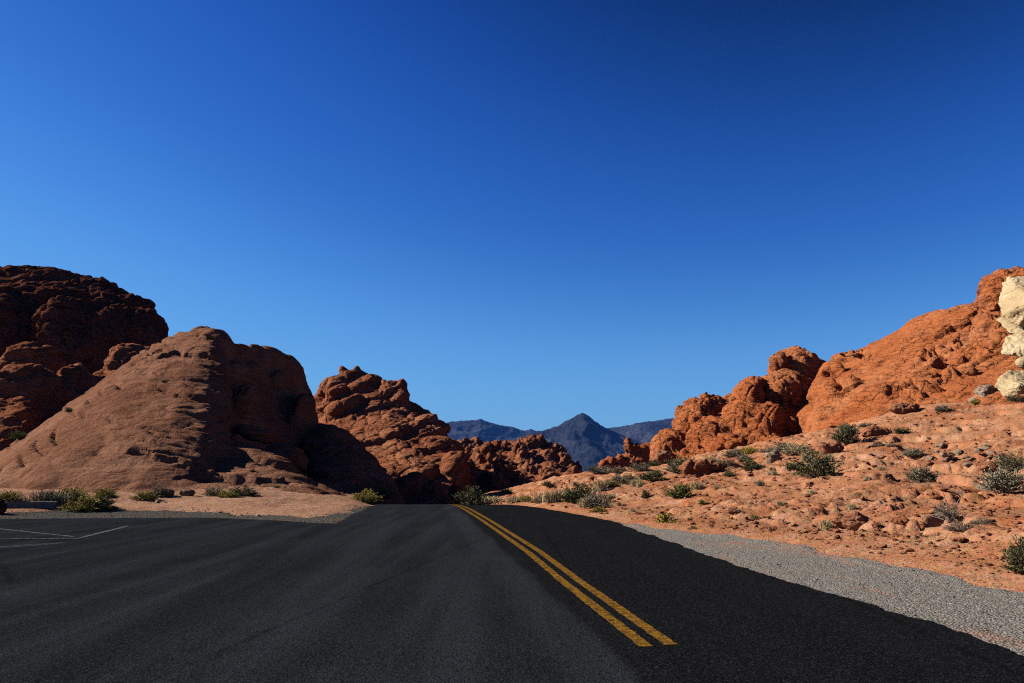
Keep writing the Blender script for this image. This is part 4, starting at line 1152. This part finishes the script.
z = terrain_z(a[:, 0], a[:, 1]) + 0.03
t = NT('gravel_chip', 0.95, 0.0)
M['chip'] = t.done(t.ramp(t.geo.outputs['Random Per Island'], [(0.0, (0.036, 0.033, 0.03)), (0.6, (0.066, 0.06, 0.053)), (1.0, (0.12, 0.112, 0.10))]))
chips('gravel', [(p[0], p[1], q) for p, q in zip(a, z)], sz, 'chip', 'loose grey gravel chips on the right shoulder')
a, sz = scatter(2500, (-.66, -.14), lambda x, y: (sd_poly(x, y, GRAV_L) < 0.1) & (sd_poly(x, y, ASPH) > 0.1), 21, 38, .012, .04)
z = terrain_z(a[:, 0], a[:, 1]) + 0.03
chips('gravel', [(p[0], p[1], q) for p, q in zip(a, z)], sz, 'chip', 'loose grey gravel chips on the verge beyond the parking area')

# ------------------------------------------------------------------ distant mountains
def mountain(name, label, prof, Y, depth, seed, amp, mat):
    pr = np.array(prof, float)
    xs = np.array([at(a, 430, Y)[0] for a in np.linspace(pr[0, 0], pr[-1, 0], 420)])
    pxs = np.linspace(pr[0, 0], pr[-1, 0], 420)
    top = np.array([at(a, b, Y)[2] for a, b in zip(pxs, np.interp(pxs, pr[:, 0], pr[:, 1]))])
    v = np.linspace(-1, 1, 150)
    X, Vv = np.meshgrid(xs, v)
    T_ = np.meshgrid(top, v)[0]
    g = np.where(Vv < 0, (1 - np.abs(Vv)) ** 1.25, (1 - Vv) ** 1.2)
    x = X.ravel(); y = Y + Vv.ravel() * depth
    p = np.stack([x, y, x * 0], -1) / (depth * 0.36)
    rid = 0; a_ = 1.0; q = p.copy()
    for o in range(5):
        rid = rid + a_ * (1 - 2 * np.abs(perlin(q, seed + o)))
        q = q * 2.1; a_ *= 0.5
    edge = (1 - np.abs(Vv.ravel()) ** 2)
    side = np.sqrt(np.clip(np.abs(Vv.ravel()) * 3, 0, 1))
    z = -12 + (T_.ravel() + 12) * g.ravel() + (rid - 0.9) * amp * edge * side * np.clip(T_.ravel() / top.max(), 0.2, 1)
    z = z + fbm(p * 9, 4, seed + 40) * amp * 0.12
    me = mesh_np(name, np.stack([x, y, z], -1), grid_faces(150, 420), mat)
    tag(link(name, me), label, 'mountain', kind='structure')
t = NT('haze_blue_rock', 0.95, 0.0)
M['mount'] = t.done(t.ramp(t.noise(0.006, 8, 0.65), [(0.35, (0.009, 0.011, 0.016)), (0.55, (0.022, 0.025, 0.033)), (0.75, (0.048, 0.048, 0.052))]), t.bump(t.noise(0.03, 6, 0.7), 1.0, 30))  # bluish ramp paints part of the distance haze into the rock colour
mountain('mountain', 'pointed dark blue peak in the gap at the end of the road', [(430, 462), (470, 452), (510, 440), (530, 434), (545, 430.5), (557, 427), (566, 421.5), (575, 417.5), (580, 414.2), (583, 413.2), (587, 414.5), (594, 420), (602, 426), (610, 431), (640, 442), (680, 455), (720, 464)], 3000, 520, 201, 44, M['mount'])
mountain('mountain_range', 'low blue mountain range left of the pointed peak', [(330, 440), (400, 428), (445, 423.5), (460, 421.5), (475, 420.5), (481, 419.5), (488, 422), (500, 425), (510, 427), (525, 431), (531, 429.5), (540, 433), (580, 445), (620, 455)], 4300, 700, 211, 48, M['mount'])
mountain('mountain_range', 'low blue mountain range right of the pointed peak', [(540, 452), (580, 436), (605, 428), (618, 427), (632, 424.5), (645, 421.5), (655, 421), (670, 419), (690, 417), (760, 405), (840, 420), (950, 445)], 3900, 700, 221, 46, M['mount'])

# ------------------------------------------------------------------ haze
bm = bmesh.new()
bmesh.ops.create_cube(bm, size=1.0, matrix=Matrix.Translation((0, 1000, 116)) @ Matrix.Diagonal((9000, 9000, 372, 1)))
me = bpy.data.meshes.new('haze'); bm.to_mesh(me); bm.free()
hm = bpy.data.materials.new('haze'); hm.use_nodes = True
hm.cycles.homogeneous_volume = True
ht = hm.node_tree
ht.nodes.remove(ht.nodes['Principled BSDF'])
pv = ht.nodes.new('ShaderNodeVolumePrincipled')
pv.inputs['Color'].default_value = (0.03, 0.115, 0.42, 1)
pv.inputs['Density Attribute'].default_value = ''
pv.inputs['Density'].default_value = 0.00005
ht.links.new(pv.outputs[0], ht.nodes['Material Output'].inputs['Volume'])
me.materials.append(hm)
tag(link('haze', me), 'thin blue haze softening the distant mountains', 'haze', kind='stuff')
S.cycles.volume_bounces = 0
